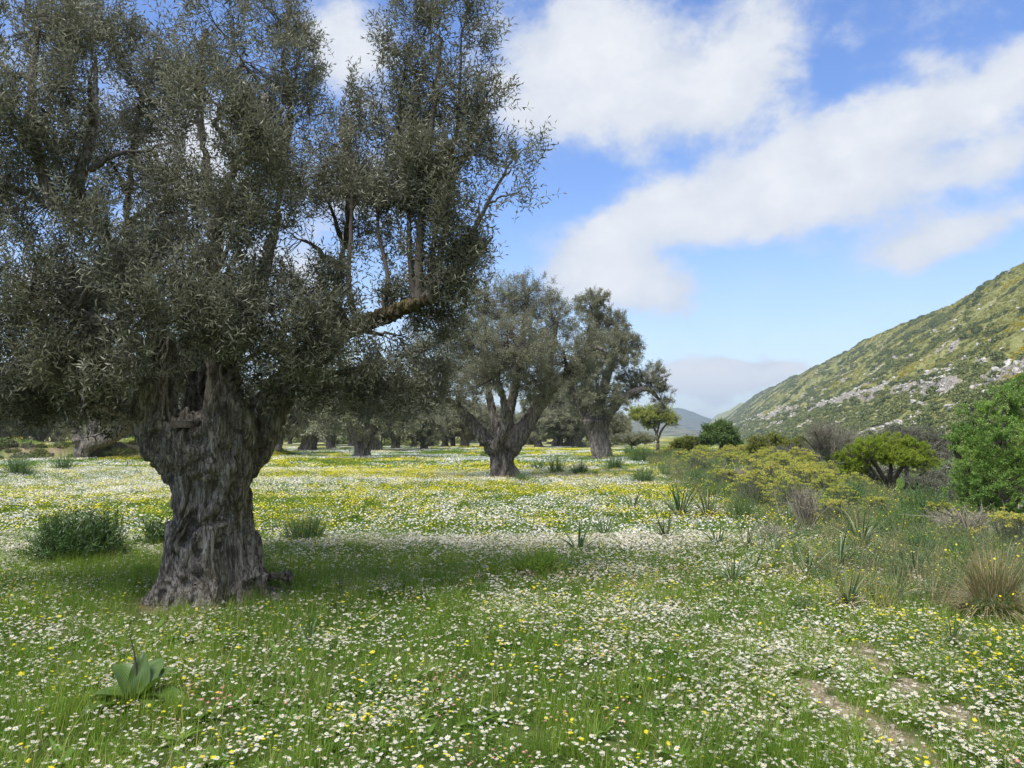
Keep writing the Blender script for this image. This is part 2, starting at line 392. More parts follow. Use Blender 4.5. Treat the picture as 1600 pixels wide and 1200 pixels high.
M['cut_wood'] = plain_mat('weathered_cut_wood', (0.10, 0.085, 0.07), 0.9, (0.19, 0.17, 0.14), 30)
M['moss_wood'] = bark_mat('mossy_limb_bark', (0.05, 0.042, 0.03), (0.13, 0.105, 0.065), (0.23, 0.19, 0.11), lichen=(0.28, 0.25, 0.10), lich=0.5, moss=(0.16, 0.13, 0.035))
M['grass'] = foliage_mat('grass_blade', [(0.095, 0.180, 0.020), (0.172, 0.300, 0.030), (0.255, 0.375, 0.045), (0.38, 0.36, 0.14)], 0.48, 0.55, 0.3, stops=[0, .45, .85, 1], wmix=0.7)
M['herb'] = foliage_mat('herb_leaf', [(0.075, 0.16, 0.026), (0.145, 0.265, 0.038), (0.22, 0.33, 0.06)], 0.42, 0.6, 0.25, wmix=0.9)
M['petal_white'] = foliage_mat('white_petal', [(0.70, 0.70, 0.67), (0.80, 0.80, 0.79)], 0.25, 0.7, 0.1)
M['petal_yellow'] = foliage_mat('yellow_petal', [(0.66, 0.54, 0.02), (0.74, 0.68, 0.07)], 0.2, 0.7, 0.1)
M['petal_pink'] = foliage_mat('pink_petal', [(0.42, 0.13, 0.24), (0.55, 0.25, 0.36)], 0.25, 0.7, 0.1)
M['disc'] = plain_mat('flower_disc', (0.60, 0.42, 0.03), 0.9)
M['strap_leaf'] = foliage_mat('strap_leaf', [(0.07, 0.125, 0.055), (0.12, 0.19, 0.075), (0.21, 0.25, 0.10)], 0.22, 0.42, 0.5, objvar=0.6)
M['dry_strap'] = foliage_mat('dry_strap_leaf', [(0.13, 0.15, 0.045), (0.26, 0.22, 0.09), (0.42, 0.35, 0.22)], 0.2, 0.6, 0.3, objvar=0.3)
M['broad_leaf'] = None
M['euph_leaf'] = foliage_mat('spurge_leaf', [(0.10, 0.155, 0.075), (0.16, 0.22, 0.115), (0.22, 0.26, 0.13)], 0.25, 0.55, 0.3, objvar=0.3)
M['umbel'] = foliage_mat('spurge_umbel', [(0.33, 0.37, 0.06), (0.50, 0.52, 0.10), (0.57, 0.49, 0.14)], 0.4, 0.6, 0.2, objvar=0.4)
M['feather'] = foliage_mat('feathery_leaf', [(0.075, 0.135, 0.060), (0.12, 0.20, 0.09), (0.18, 0.25, 0.12)], 0.25, 0.55, 0.3, objvar=0.4)
M['dark_herb'] = foliage_mat('dark_herb_leaf', [(0.035, 0.075, 0.020), (0.060, 0.115, 0.030), (0.10, 0.165, 0.045)], 0.25, 0.45, 0.4)
M['dead'] = foliage_mat('dead_twig', [(0.15, 0.13, 0.10), (0.26, 0.235, 0.185), (0.40, 0.365, 0.29)], 0.0, 0.9, 0.1)
M['mastic'] = foliage_mat('mastic_leaf', [(0.17, 0.25, 0.016), (0.27, 0.36, 0.026), (0.36, 0.43, 0.05)], 0.42, 0.4, 0.45)
M['oak'] = foliage_mat('oak_leaf', [(0.115, 0.215, 0.035), (0.20, 0.33, 0.06), (0.30, 0.44, 0.11)], 0.42, 0.42, 0.45, wmix=1.0)
M['spring'] = foliage_mat('spring_leaf', [(0.26, 0.31, 0.06), (0.38, 0.42, 0.10), (0.46, 0.47, 0.16)], 0.4, 0.5, 0.3)
M['green_leaf'] = foliage_mat('green_leaf', [(0.07, 0.13, 0.03), (0.12, 0.20, 0.05), (0.18, 0.26, 0.08)], 0.3, 0.45, 0.4)
M['broom'] = foliage_mat('olive_green_shrub_leaf', [(0.11, 0.14, 0.022), (0.17, 0.20, 0.035), (0.24, 0.24, 0.05)], 0.25, 0.5, 0.3)
M['grey_scrub'] = foliage_mat('grey_scrub_leaf', [(0.11, 0.118, 0.085), (0.165, 0.17, 0.12), (0.23, 0.225, 0.175)], 0.2, 0.6, 0.25, objvar=0.5)
M['hill_shrub'] = foliage_mat('hill_shrub_leaf', [(0.125, 0.155, 0.065), (0.20, 0.235, 0.09), (0.30, 0.32, 0.12)], 0.2, 0.6, 0.2, objvar=0.9)
M['hill_gold'] = foliage_mat('hill_gold_leaf', [(0.26, 0.275, 0.08), (0.38, 0.375, 0.11), (0.48, 0.46, 0.16)], 0.2, 0.6, 0.2, objvar=0.7)
M['hill_yellow'] = foliage_mat('flowering_broom', [(0.36, 0.31, 0.03), (0.48, 0.40, 0.04)], 0.2, 0.6, 0.2, objvar=0.7)
M['rock'] = plain_mat('pale_limestone', (0.25, 0.235, 0.21), 0.9, (0.58, 0.56, 0.51), 1.6)
M['stone'] = plain_mat('field_stone', (0.26, 0.22, 0.17), 0.9, (0.48, 0.43, 0.35), 14)
def squill_mat():
    m, nt, N, L = mat('broad_squill_leaf')
    at = N.new('ShaderNodeAttribute'); at.attribute_name = 'rnd'
    w = N.new('ShaderNodeMath'); w.operation = 'MULTIPLY'; w.inputs[1].default_value = 75; L.new(at.outputs['Fac'], w.inputs[0])
    s = N.new('ShaderNodeMath'); s.operation = 'SINE'; L.new(w.outputs[0], s.inputs[0])
    mr = N.new('ShaderNodeMapRange'); mr.inputs[1].default_value = -1; mr.inputs[2].default_value = 1; L.new(s.outputs[0], mr.inputs[0])
    r = ramp(N, [(0, (0.05, 0.10, 0.022)), (1, (0.11, 0.18, 0.045))]); L.new(mr.outputs[0], r.inputs[0])
    b = N.new('ShaderNodeBsdfPrincipled'); L.new(r.outputs[0], b.inputs['Base Color']); b.inputs['Roughness'].default_value = 0.38; b.inputs['Specular IOR Level'].default_value = 0.5
    tr = N.new('ShaderNodeBsdfTranslucent'); tr.inputs['Color'].default_value = (0.13, 0.22, 0.03, 1)
    mxs = N.new('ShaderNodeMixShader'); mxs.inputs[0].default_value = 0.22; L.new(b.outputs[0], mxs.inputs[1]); L.new(tr.outputs[0], mxs.inputs[2])
    o = N.new('ShaderNodeOutputMaterial'); L.new(mxs.outputs[0], o.inputs['Surface']); return m
M['broad_leaf'] = squill_mat()

# ------------------------------------------------------------------ what grows where (plant cover)
TRUNKS = [(-2.95, 7.7, .75), (-0.35, 28.4, 1.1)]
def rut(x, y):
    """bare soil of the two wheel ruts, 0..1"""
    a = fbm(x * 1.1, y * 0.5, seed=41, octv=3); b = fbm(x * 5, y * 5, seed=42, octv=3)
    c1 = 2.55 + 0.05 * np.sin(y * 2.3); c2 = 1.95 - 0.09 * (y - 4.6) + 0.05 * np.sin(y * 2.1 + 1)
    w1 = np.exp(-((x - c1) / 0.12) ** 2) * sstep(a, 0.20, 0.42) * (1 - sstep(y, 5.9, 6.6))
    w2 = np.exp(-((x - c2) / 0.10) ** 2) * sstep(a, 0.34, 0.52) * (1 - sstep(y, 7.2, 8.5))
    return np.clip(1.7 * np.maximum(w1, w2) * sstep(b, 0.36, 0.62), 0, 1)
def bank_edge(q): return 0.7 - 0.085 * np.clip(np.asarray(q, float) - 8, 0, 70)
def cover(x, y):
    """white, yellow, soil, lushness fields in 0..1"""
    x = np.asarray(x, float); y = np.asarray(y, float)
    p, q = pq(x, y); r = np.hypot(x, y)
    n1 = fbm(x * 0.42 + 3, y * 0.42, seed=11, octv=4, gain=0.6)
    n2 = fbm(x * 0.11, y * 0.13, seed=12, octv=4, gain=0.55)
    n3 = fbm(x * 1.5, y * 1.5, seed=13, octv=3, gain=0.6)
    n4 = fbm(x * 0.20 + 9, y * 0.24, seed=14, octv=4, gain=0.6)
    far = sstep(y, 9, 15)
    near = 1 - far
    white = near * sstep(0.55 * n1 + 0.45 * n3, 0.40, 0.60) + far * sstep(0.55 * n4 + 0.3 * n1 + 0.15 * n3, 0.42, 0.60) * 0.9
    yel = far * sstep(0.6 * n2 + 0.4 * n1, 0.43, 0.58) * sstep(0.6 * (1 - n4) + 0.4 * n3, 0.36, 0.56)
    yel = yel + near * (0.05 + 0.25 * sstep(n3, .5, .7) * sstep(n2, .4, .6))
    yr = sstep(x, 1.9, 3.6) * (1 - sstep(y, 8, 14)) * 0.9
    yel = np.maximum(yel, yr * sstep(n1 * .5 + n3 * .5, 0.36, 0.6))
    white = white * (1 - 0.6 * yr)
    # the lush unflowered grass under and left of the big tree
    d = np.hypot((x + 4.2) / 2.8, (y - 9.0) / 2.2); lush = np.clip(1.25 - d, 0, 1)
    lush = np.clip(lush * (0.6 + 0.9 * n1), 0, 1)
    white = white * (1 - 0.35 * lush); yel = yel * (1 - 0.8 * lush)
    be = bank_edge(q); right = sstep(p, be, be + 2.0) * sstep(y, 6.2, 8.5)
    white = white * (1 - 0.75 * right); yel = yel * (1 - 0.55 * right)
    brav = sstep(p, 4.6, 6.5); white = white * (1 - brav); yel = yel * (1 - brav)
    soil = rut(x, y)
    for tx, ty, tr_ in TRUNKS:
        dd = np.hypot(x - tx, y - ty); soil = np.maximum(soil, (1 - sstep(dd, tr_ * 0.8, tr_ * 1.25)) * 0.9)
    bk = bank(x, y); yc = 52 + 3.0 * np.sin(x * 0.21) + (-(x + 26)) * 0.10
    face = sstep(bk, 0.12, 0.3) * (1 - sstep(y, yc + 0.4, yc + 0.8)) * sstep(n3, 0.3, 0.5)
    soil = np.maximum(soil, face)
    white = white * (1 - soil); yel = yel * (1 - soil)
    return white, yel, soil, lush

# ------------------------------------------------------------------ ground
def ground():
    fr = np.linspace(-44, 44, 240); bk_ = np.linspace(44, 316, 90)[1:-1]
    ang = np.radians(np.concatenate([fr, bk_])); nA = len(ang)
    rad = np.concatenate([np.geomspace(0.25, 2.4, 14)[:-1], np.geomspace(2.4, 140, 200)[:-1], np.geomspace(140, 5600, 60)]); nR = len(rad)
    rr, aa = np.meshgrid(rad, ang, indexing='ij')
    x, y = rr * np.sin(aa), rr * np.cos(aa)
    z = H(x, y)
    V = np.stack([x, y, z], -1).reshape(-1, 3)
    V = np.vstack([V, [[0, 0, Hs(0, 0)]]])
    i = np.arange(nR - 1)[:, None] * nA; j = np.arange(nA)[None]; jn = (j + 1) % nA
    Q = np.stack([i + j, i + nA + j, i + nA + jn, i + jn], -1).reshape(-1, 4)[:, ::-1]
    T = np.stack([np.full(nA, len(V) - 1), np.arange(nA), (np.arange(nA) + 1) % nA], 1)[:, ::-1]
    mb = MB(); mb.add(V, Q, T)
    w, yl, so, lu = cover(V[:, 0], V[:, 1])
    m, nt, N, L = mat('meadow_ground')
    at = N.new('ShaderNodeAttribute'); at.attribute_name = 'cover'; sp = N.new('ShaderNodeSeparateColor'); L.new(at.outputs['Color'], sp.inputs[0])
    g = N.new('ShaderNodeNewGeometry')
    def nz(sc, det=5, ro=0.6):
        n = N.new('ShaderNodeTexNoise'); n.inputs['Scale'].default_value = sc; n.inputs['Detail'].default_value = det; n.inputs['Roughness'].default_value = ro; L.new(g.outputs['Position'], n.inputs['Vector']); return n.outputs[0]
    base = ramp(N, [(0.3, (0.042, 0.055, 0.017)), (0.5, (0.075, 0.110, 0.026)), (0.7, (0.13, 0.155, 0.05))]); L.new(nz(2.2, 8), base.inputs[0])
    soilr = ramp(N, [(0.3, (0.17, 0.125, 0.08)), (0.7, (0.38, 0.31, 0.21))]); L.new(nz(9, 8), soilr.inputs[0])
    def mixc(f, a, b):
        n = N.new('ShaderNodeMix'); n.data_type = 'RGBA'; L.new(f, n.inputs['Factor']); L.new(a, n.inputs['A'])
        if isinstance(b, tuple): n.inputs['B'].default_value = (*b, 1)
        else: L.new(b, n.inputs['B'])
        return n.outputs['Result']
    def mul(a, b):
        n = N.new('ShaderNodeMath'); n.operation = 'MULTIPLY'; L.new(a, n.inputs[0])
        if isinstance(b, (int, float)): n.inputs[1].default_value = b
        else: L.new(b, n.inputs[1])
        return n.outputs[0]
    # far away the flower heads are finer than the pixels, so the sheet carries their colour there
    cam_d2 = N.new('ShaderNodeVectorMath'); cam_d2.operation = 'LENGTH'; L.new(g.outputs['Position'], cam_d2.inputs[0])
    farf = N.new('ShaderNodeMapRange'); L.new(cam_d2.outputs['Value'], farf.inputs[0]); farf.inputs[1].default_value = 25; farf.inputs[2].default_value = 70
    col = mixc(mul(mul(sp.outputs[0], 0.55), farf.outputs[0]), base.outputs[0], (0.52, 0.53, 0.42))
    col = mixc(mul(mul(sp.outputs[1], 0.75), farf.outputs[0]), col, (0.56, 0.47, 0.05))
    col = mixc(sp.outputs[2], col, soilr.outputs[0])
    b = N.new('ShaderNodeBsdfPrincipled'); b.inputs['Roughness'].default_value = 0.95; b.inputs['Specular IOR Level'].default_value = 0.1; L.new(col, b.inputs['Base Color'])
    bp = N.new('ShaderNodeBump'); bp.inputs['Strength'].default_value = 0.8; bp.inputs['Distance'].default_value = 0.04; L.new(nz(26, 8, 0.7), bp.inputs['Height']); L.new(bp.outputs[0], b.inputs['Normal'])
    o = N.new('ShaderNodeOutputMaterial'); L.new(b.outputs[0], o.inputs['Surface'])
    ob = mb.obj('ground', m, smooth=True)
    ca = ob.data.color_attributes.new('cover', 'FLOAT_COLOR', 'POINT')
    ca.data.foreach_set('color', np.stack([w, yl, so, np.ones_like(w)], 1).astype(np.float32).ravel())
    return tag(ob, kind='structure')
ground()

# ------------------------------------------------------------------ scattering of uncountable growth
def proto_col(name, meshes):
    c = bpy.data.collections.new(name)
    for k, me in enumerate(meshes):
        c.objects.link(bpy.data.objects.new('%s_%02d' % (name, k), me))
    return c
def scatter(name, label, cat, pts, rot, scl, idx, col):
    me = bpy.data.meshes.new(name); n = len(pts)
    me.vertices.add(n); me.vertices.foreach_set('co', np.asarray(pts, np.float32).ravel())
    a = me.attributes.new('rot', 'FLOAT_VECTOR', 'POINT'); a.data.foreach_set('vector', np.asarray(rot, np.float32).ravel())
    a = me.attributes.new('scl', 'FLOAT', 'POINT'); a.data.foreach_set('value', np.asarray(scl, np.float32))
    a = me.attributes.new('pick', 'INT', 'POINT'); a.data.foreach_set('value', np.asarray(idx, np.int32))
    o = link(bpy.data.objects.new(name, me)); tag(o, label, cat, kind='stuff')
    ng = bpy.data.node_groups.new('scatter_' + name, 'GeometryNodeTree')
    ng.interface.new_socket('Geometry', in_out='INPUT', socket_type='NodeSocketGeometry')
    ng.interface.new_socket('Geometry', in_out='OUTPUT', socket_type='NodeSocketGeometry')
    N, L = ng.nodes, ng.links
    gi, go = N.new('NodeGroupInput'), N.new('NodeGroupOutput')
    ip = N.new('GeometryNodeInstanceOnPoints'); ci = N.new('GeometryNodeCollectionInfo')
    ci.inputs['Collection'].default_value = col; ci.inputs['Separate Children'].default_value = True; ci.inputs['Reset Children'].default_value = True
    def na(nm, ty):
        k = N.new('GeometryNodeInputNamedAttribute'); k.data_type = ty; k.inputs['Name'].default_value = nm; return k.outputs['Attribute']
    er = N.new('FunctionNodeEulerToRotation'); L.new(na('rot', 'FLOAT_VECTOR'), er.inputs[0])
    L.new(gi.outputs[0], ip.inputs['Points']); L.new(ci.outputs[0], ip.inputs['Instance'])
    ip.inputs['Pick Instance'].default_value = True
    L.new(na('pick', 'INT'), ip.inputs['Instance Index']); L.new(er.outputs[0], ip.inputs['Rotation']); L.new(na('scl', 'FLOAT'), ip.inputs['Scale'])
    L.new(ip.outputs[0], go.inputs[0])
    md = o.modifiers.new('scatter', 'NODES'); md.node_group = ng
    return o
def frustum_pts(n, d0, d1, hw=0.74, xmax=None):
    """uniform over the ground wedge between two depths, a little wider than the view"""
    y = np.sqrt(rng.random(n) * (d1 ** 2 - d0 ** 2) + d0 ** 2)
    x = (rng.random(n) * 2 - 1) * (hw * y + 1.3)
    return x, y
def rots(n, tilt=0.15):
    return np.stack([rng.normal(0, tilt, n), rng.normal(0, tilt, n), rng.random(n) * 6.283], 1)

def tuft_mesh(name, n, rad, h0, h1, w, spread, herb=0, seg=2, hw=None):
    mb = MB(); r = rad * np.sqrt(rng.random(n)); a = rng.random(n) * 6.283
    base = np.stack([r * np.cos(a), r * np.sin(a), np.full(n, -0.01)], 1)
    blades(mb, base, rng.random(n) * 6.283, h0 + (h1 - h0) * rng.random(n) ** 1.5, rng.normal(0.12, spread * .5, n), rng.random(n) * spread * 2.2, w * (0.7 + 0.6 * rng.random(n)), seg)
    if herb:
        r = rad * np.sqrt(rng.random(herb)); a = rng.random(herb) * 6.283
        b = np.stack([r * np.cos(a), r * np.sin(a), h0 * (0.15 + 0.9 * rng.random(herb))], 1)
        d = np.stack([np.cos(a * 3), np.sin(a * 3), rng.normal(0.3, 0.35, herb)], 1)
        hw_ = hw or w * 3
        leaves(mb, b, d, np.array([0, 0, 1.0]) + rng.normal(0, .3, (herb, 3)), hw_ * 2.6, hw_, m=1)
    return mb.mesh(name, [M['grass'], M['herb']])
grass_near = proto_col('grass_tuft', [tuft_mesh('grass_tuft', 46, 0.10, 0.04, 0.13, 0.0042, 0.45, 26, 3, 0.006) for _ in range(3)] + [tuft_mesh('grass_tuft', 30, 0.09, 0.03, 0.08, 0.005, 0.55, 60, 2, 0.008) for _ in range(3)] + [tuft_mesh('grass_tuft', 60, 0.08, 0.10, 0.22, 0.0042, 0.3, 8, 3, 0.006) for _ in range(2)])
grass_mid = proto_col('grass_clump', [tuft_mesh('grass_clump', 75, 0.24, 0.04, 0.14, 0.010, 0.5, 40, 2, 0.014) for _ in range(3)] + [tuft_mesh('grass_clump', 50, 0.24, 0.04, 0.09, 0.010, 0.5, 80, 2, 0.016) for _ in range(2)])
grass_far = proto_col('grass_patch', [tuft_mesh('grass_patch', 60, 0.6, 0.06, 0.18, 0.03, 0.5, 60, 1, 0.035) for _ in range(3)])

def broad_tuft(n):
    mb = MB(); a = rng.random(n) * 6.28; blades(mb, np.zeros((n, 3)) + rng.normal(0, .015, (n, 3)) * [1, 1, 0], a, .05 + .07 * rng.random(n), .5 + .8 * rng.random(n), .3 + .8 * rng.random(n), .016 + .012 * rng.random(n), 4, m=1, prof='broad', fold=-.15)
    k = 14; blades(mb, rng.normal(0, .05, (k, 3)) * [1, 1, 0], rng.random(k) * 6.28, .10 + .14 * rng.random(k), .2 + .6 * rng.random(k), rng.random(k), .003, 3, m=0, rnd=.93 + .07 * rng.random(k))
    return mb.mesh('broad_weed', [M['grass'], M['herb']])
broad_col = proto_col('broad_weed', [broad_tuft(int(k)) for k in (9, 13, 17)])
def place(x, y, up=0.0): return np.stack([x, y, H(x, y) + up], 1)
def pebbles():
    def peb():
        mb = MB(); d = nrm(rng.normal(0, 1, (1, 3))); k = 8; th = np.linspace(0, 6.283, k, endpoint=False); V = [[0, 0, .55]] + [[math.cos(t) * (.8 + .3 * rng.random()), math.sin(t) * (.7 + .3 * rng.random()), .2 * rng.random()] for t in th]
        mb.add(np.array(V), t=np.array([[0, i + 1, (i + 1) % k + 1] for i in range(k)])); return mb.mesh('pebble', M['stone'])
    c = proto_col('pebble', [peb() for _ in range(4)]); n = 26000; y = 3.2 + 5 * rng.random(n); x = 1.4 + 1.7 * rng.random(n); k = rng.random(n) < rut(x, y) * .8; x, y = x[k], y[k]; n = len(x)
    scatter('pebbles', 'small pebbles and crumbs of soil lying in the bare wheel ruts', 'pebbles', place(x, y), rots(n, .3), .004 + .012 * rng.random(n) ** 3, rng.integers(0, 4, n), c)
pebbles()
def grass():
    x, y = frustum_pts(14500, 2.6, 12.5); w, yl, so, lu = cover(x, y)
    keep = rng.random(len(x)) > so * 0.97; x, y, lu, w = x[keep], y[keep], lu[keep], w[keep]
    n = len(x); hn = fbm(x * 0.8, y * 0.8, seed=21)
    idx = np.where(rng.random(n) < 0.10 + 0.45 * lu + 0.5 * sstep(hn, .52, .7), rng.integers(6, 8, n), rng.integers(0, 6, n))
    scatter('grass', 'short green meadow grass growing between the daisies in the foreground', 'grass', place(x, y), rots(n), 0.75 + 0.5 * rng.random(n) + 0.25 * lu, idx, grass_near)
    x, y = frustum_pts(2600, 2.6, 11); k = (fbm(x * .9, y * .9, seed=23) > .47) & (rut(x, y) < .2); x, y = x[k], y[k]; n = len(x)
    scatter('broad_weeds', 'small broad leaved weeds and straws low in the foreground grass', 'weeds', place(x, y), rots(n, .1), .7 + .8 * rng.random(n), rng.integers(0, 3, n), broad_col)
    x, y = frustum_pts(20000, 12, 36); w, yl, so, lu = cover(x, y); p, q = pq(x, y)
    keep = (rng.random(len(x)) > so * 0.9); x, y, p = x[keep], y[keep], p[keep]
    n = len(x)
    scatter('grass', 'green grass of the flowering meadow around the middle olive trees', 'grass', place(x, y), rots(n, .08), (0.75 + 0.55 * rng.random(n)) * (1 + 0.4 * sstep(p, 2, 4)), rng.integers(0, 5, n), grass_mid)
    x, y = frustum_pts(15000, 34, 100); w, yl, so, lu = cover(x, y)
    keep = rng.random(len(x)) > so * 0.9; x, y = x[keep], y[keep]; n = len(x)
    scatter('grass', 'far grass of the meadow running back under the olive grove', 'grass', place(x, y), rots(n, .05), 0.7 + 0.5 * rng.random(n), rng.integers(0, 3, n), grass_far)
grass()

def flower(mb, c, R_, tilt_dir, tilt, petals, pm, dm, disc=0.32, stem=None):
    """one flower head with separate petals"""
    n = Vector((math.sin(tilt) * math.cos(tilt_dir), math.sin(tilt) * math.sin(tilt_dir), math.cos(tilt)))
    q = n.to_track_quat('Z', 'Y'); c = Vector(c)
    vs_, fs = [], []
    a0 = random.random() * 6.28
    for k in range(petals):
        a = a0 + 6.2832 * k / petals + random.gauss(0, .06); wv = 2.6 / petals; rl = R_ * random.uniform(.88, 1.06); dr = random.gauss(-0.05, .1) * R_
        for rr_, aa_, zz in ((R_ * disc * .6, a, 0), (rl * .72, a + wv, dr * .5 + 0.0), (rl, a, dr), (rl * .72, a - wv, dr * .5)):
            vs_.append(c + q @ Vector((rr_ * math.cos(aa_), rr_ * math.sin(aa_), zz)))
        fs.append([4 * k, 4 * k + 3, 4 * k + 2, 4 * k + 1])
    mb.add(np.array(vs_), np.array(fs)[:, ::-1], m=pm, rnd=np.full(len(vs_), random.random()))
    ds = [c + q @ Vector((0, 0, R_ * .16))] + [c + q @ Vector((R_ * disc * math.cos(k * 1.0472), R_ * disc * math.sin(k * 1.0472), R_ * .03)) for k in range(6)]
    mb.add(np.array(ds), t=np.array([[0, k + 1, (k + 1) % 6 + 1] for k in range(6)]), m=dm)
    if stem is not None:
        b = Vector(stem); mid = (b + c) / 2 + Vector((random.gauss(0, .01), random.gauss(0, .01), 0))
        tubes(mb, np.array([b, mid, c]), np.array([.0012, .001, .0009]) * (R_ / .018), 3, m=2)
def head_lod(mb, cs, R_, pm, dm, disc=0.35, dot=True):
    """many simple six-sided heads"""
    N = len(cs); t1 = rng.normal(0, .33, N); t2 = rng.normal(0, .33, N)
    nv = nrm(np.stack([t1, t2 - 0.12, np.ones(N)], 1)); a = nrm(np.cross(nv, [1, 0.01, 0])); b = np.cross(nv, a)
    R_ = R_ * (0.75 + 0.5 * rng.random(N)); ph = rng.random(N) * 6.28
    ring = []
    for k in range(6):
        th = ph + k * 1.0472; rr_ = R_ * (0.85 + 0.3 * rng.random(N))
        ring.append(cs + (np.cos(th) * rr_)[:, None] * a + (np.sin(th) * rr_)[:, None] * b)
    V = np.stack(ring, 1); i = np.arange(N)[:, None] * 6
    Q = np.concatenate([i + np.array([[0, 1, 2, 3]]), i + np.array([[0, 3, 4, 5]])])
    mb.add(V.reshape(-1, 3), Q, m=pm, rnd=np.repeat(rng.random(N), 6))
    if dot:
        ring = [cs + nv * 0.003 + (math.cos(k * 1.571) * R_ * disc)[:, None] * a + (math.sin(k * 1.571) * R_ * disc)[:, None] * b for k in range(4)]
        V = np.stack(ring, 1); mb.add(V.reshape(-1, 3), np.arange(N * 4).reshape(-1, 4), m=dm)
FM = [M['petal_white'], M['disc'], M['grass'], M['petal_yellow'], M['petal_pink']]
def single(name, Rr, hh, petals, pm, disc, k=1, spread=0.0):
    mb = MB()
    for i in range(k):
        hx, hy = random.gauss(0, spread), random.gauss(0, spread)
        h_ = hh * random.uniform(.75, 1.2)
        flower(mb, (hx, hy, h_), Rr * random.uniform(.85, 1.15), random.random() * 6.28, abs(random.gauss(0, .28)), petals, pm, 1 if pm != 3 else 3, disc, stem=(hx * .5, hy * .5, 0))
    return mb.mesh(name, FM)
def cluster(name, n, rad, Rr, h0, h1, pm, dot=True):
    mb = MB(); r = rad * np.sqrt(rng.random(n)); a = rng.random(n) * 6.283
    head_lod(mb, np.stack([r * np.cos(a), r * np.sin(a), h0 + (h1 - h0) * rng.random(n)], 1), Rr, pm, 1, 0.33, dot)
    return mb.mesh(name, FM)
daisy = proto_col('daisy', [single('daisy', 0.0165, 0.11, 13, 0, .34, 2, .035) for _ in range(6)] + [single('daisy', 0.0185, 0.10, 13, 0, .34, 1) for _ in range(4)])
yell = proto_col('yellow_flower', [single('yellow_flower', 0.0115, 0.10, 8, 3, .45, 3, .04) for _ in range(5)] + [single('yellow_flower', .016, .11, 12, 3, .4, 1) for _ in range(2)])
pink = proto_col('pink_flower', [single('pink_flower', 0.010, 0.09, 6, 4, .4, 3, .03) for _ in range(3)])
wmid = proto_col('daisy_cluster', [cluster('daisy_cluster', 20, 0.22, 0.0145, 0.07, 0.16, 0) for _ in range(5)])
ymid = proto_col('yellow_cluster', [cluster('yellow_cluster', 28, 0.24, 0.0115, 0.07, 0.17, 3, False) for _ in range(5)])
wfar = proto_col('daisy_drift', [cluster('daisy_drift', 60, 0.6, 0.023, 0.09, 0.20, 0, False) for _ in range(4)])
yfar = proto_col('yellow_drift', [cluster('yellow_drift', 62, 0.6, 0.023, 0.09, 0.21, 3, False) for _ in range(4)])
def sel(x, y, dens): k = rng.random(len(x)) < dens; return x[k], y[k]
def flowers():
    x, y = frustum_pts(190000, 2.6, 12.5); w, yl, so, lu = cover(x, y); y1a = y
    x1, y1 = sel(x, y, (0.22 + 0.75 * w) * (1 - .2 * lu) * np.clip(1 - so * 1.1, 0.08, 1)); n = len(x1)
    scatter('daisies', 'white daisies with yellow centres covering the foreground meadow', 'flowers', place(x1, y1, -.012), rots(n, .17), (0.48 + 0.42 * rng.random(n) ** 1.3) * (1 + .35 * sstep(y1, 7, 11)), rng.integers(0, 10, n), daisy)
    x, y = frustum_pts(22000, 2.6, 12.5); w, yl, so, lu = cover(x, y)
    x1, y1 = sel(x, y, 0.02 + 0.75 * yl); n = len(x1)
    scatter('yellow_flowers', 'small yellow flowers speckled through the foreground grass', 'flowers', place(x1, y1), rots(n, .14), 0.75 + 0.5 * rng.random(n), rng.integers(0, 7, n), yell)
    x, y = frustum_pts(2500, 2.6, 9.0); hn = fbm(x * 1.1, y * 1.1, seed=77)
    x1, y1 = sel(x, y, sstep(hn, .56, .72)); n = len(x1)
    scatter('pink_flowers', 'few small pink flowers between the daisies in the foreground', 'flowers', place(x1, y1), rots(n, .14), 0.8 + 0.5 * rng.random(n), rng.integers(0, 3, n), pink)
    x, y = frustum_pts(38000, 12, 36); w, yl, so, lu = cover(x, y)
    x1, y1 = sel(x, y, 0.06 + 0.40 * w); n = len(x1)
    scatter('daisies', 'drifts of white daisies in the meadow beyond the big tree', 'flowers', place(x1, y1), rots(n, .06), 0.8 + 0.4 * rng.random(n), rng.integers(0, 5, n), wmid)
    x, y = frustum_pts(34000, 12, 36); w, yl, so, lu = cover(x, y)
    x1, y1 = sel(x, y, 0.04 + 0.30 * yl); n = len(x1)
    scatter('yellow_flowers', 'bright yellow flower patches in the meadow beyond the big tree', 'flowers', place(x1, y1, .01), rots(n, .06), 0.8 + 0.4 * rng.random(n), rng.integers(0, 5, n), ymid)
    x, y = frustum_pts(15000, 34, 100); w, yl, so, lu = cover(x, y)
    x1, y1 = sel(x, y, 0.45 * w); n = len(x1)
    scatter('daisies', 'far white flower drifts under the olive grove', 'flowers', place(x1, y1), rots(n, .03), 0.8 + 0.4 * rng.random(n), rng.integers(0, 4, n), wfar)
    x, y = frustum_pts(17000, 34, 100); w, yl, so, lu = cover(x, y)
    x1, y1 = sel(x, y, 0.42 * yl); n = len(x1)
    scatter('yellow_flowers', 'far yellow flower bands under the olive grove', 'flowers', place(x1, y1, .015), rots(n, .03), 0.8 + 0.4 * rng.random(n), rng.integers(0, 4, n), yfar)
flowers()

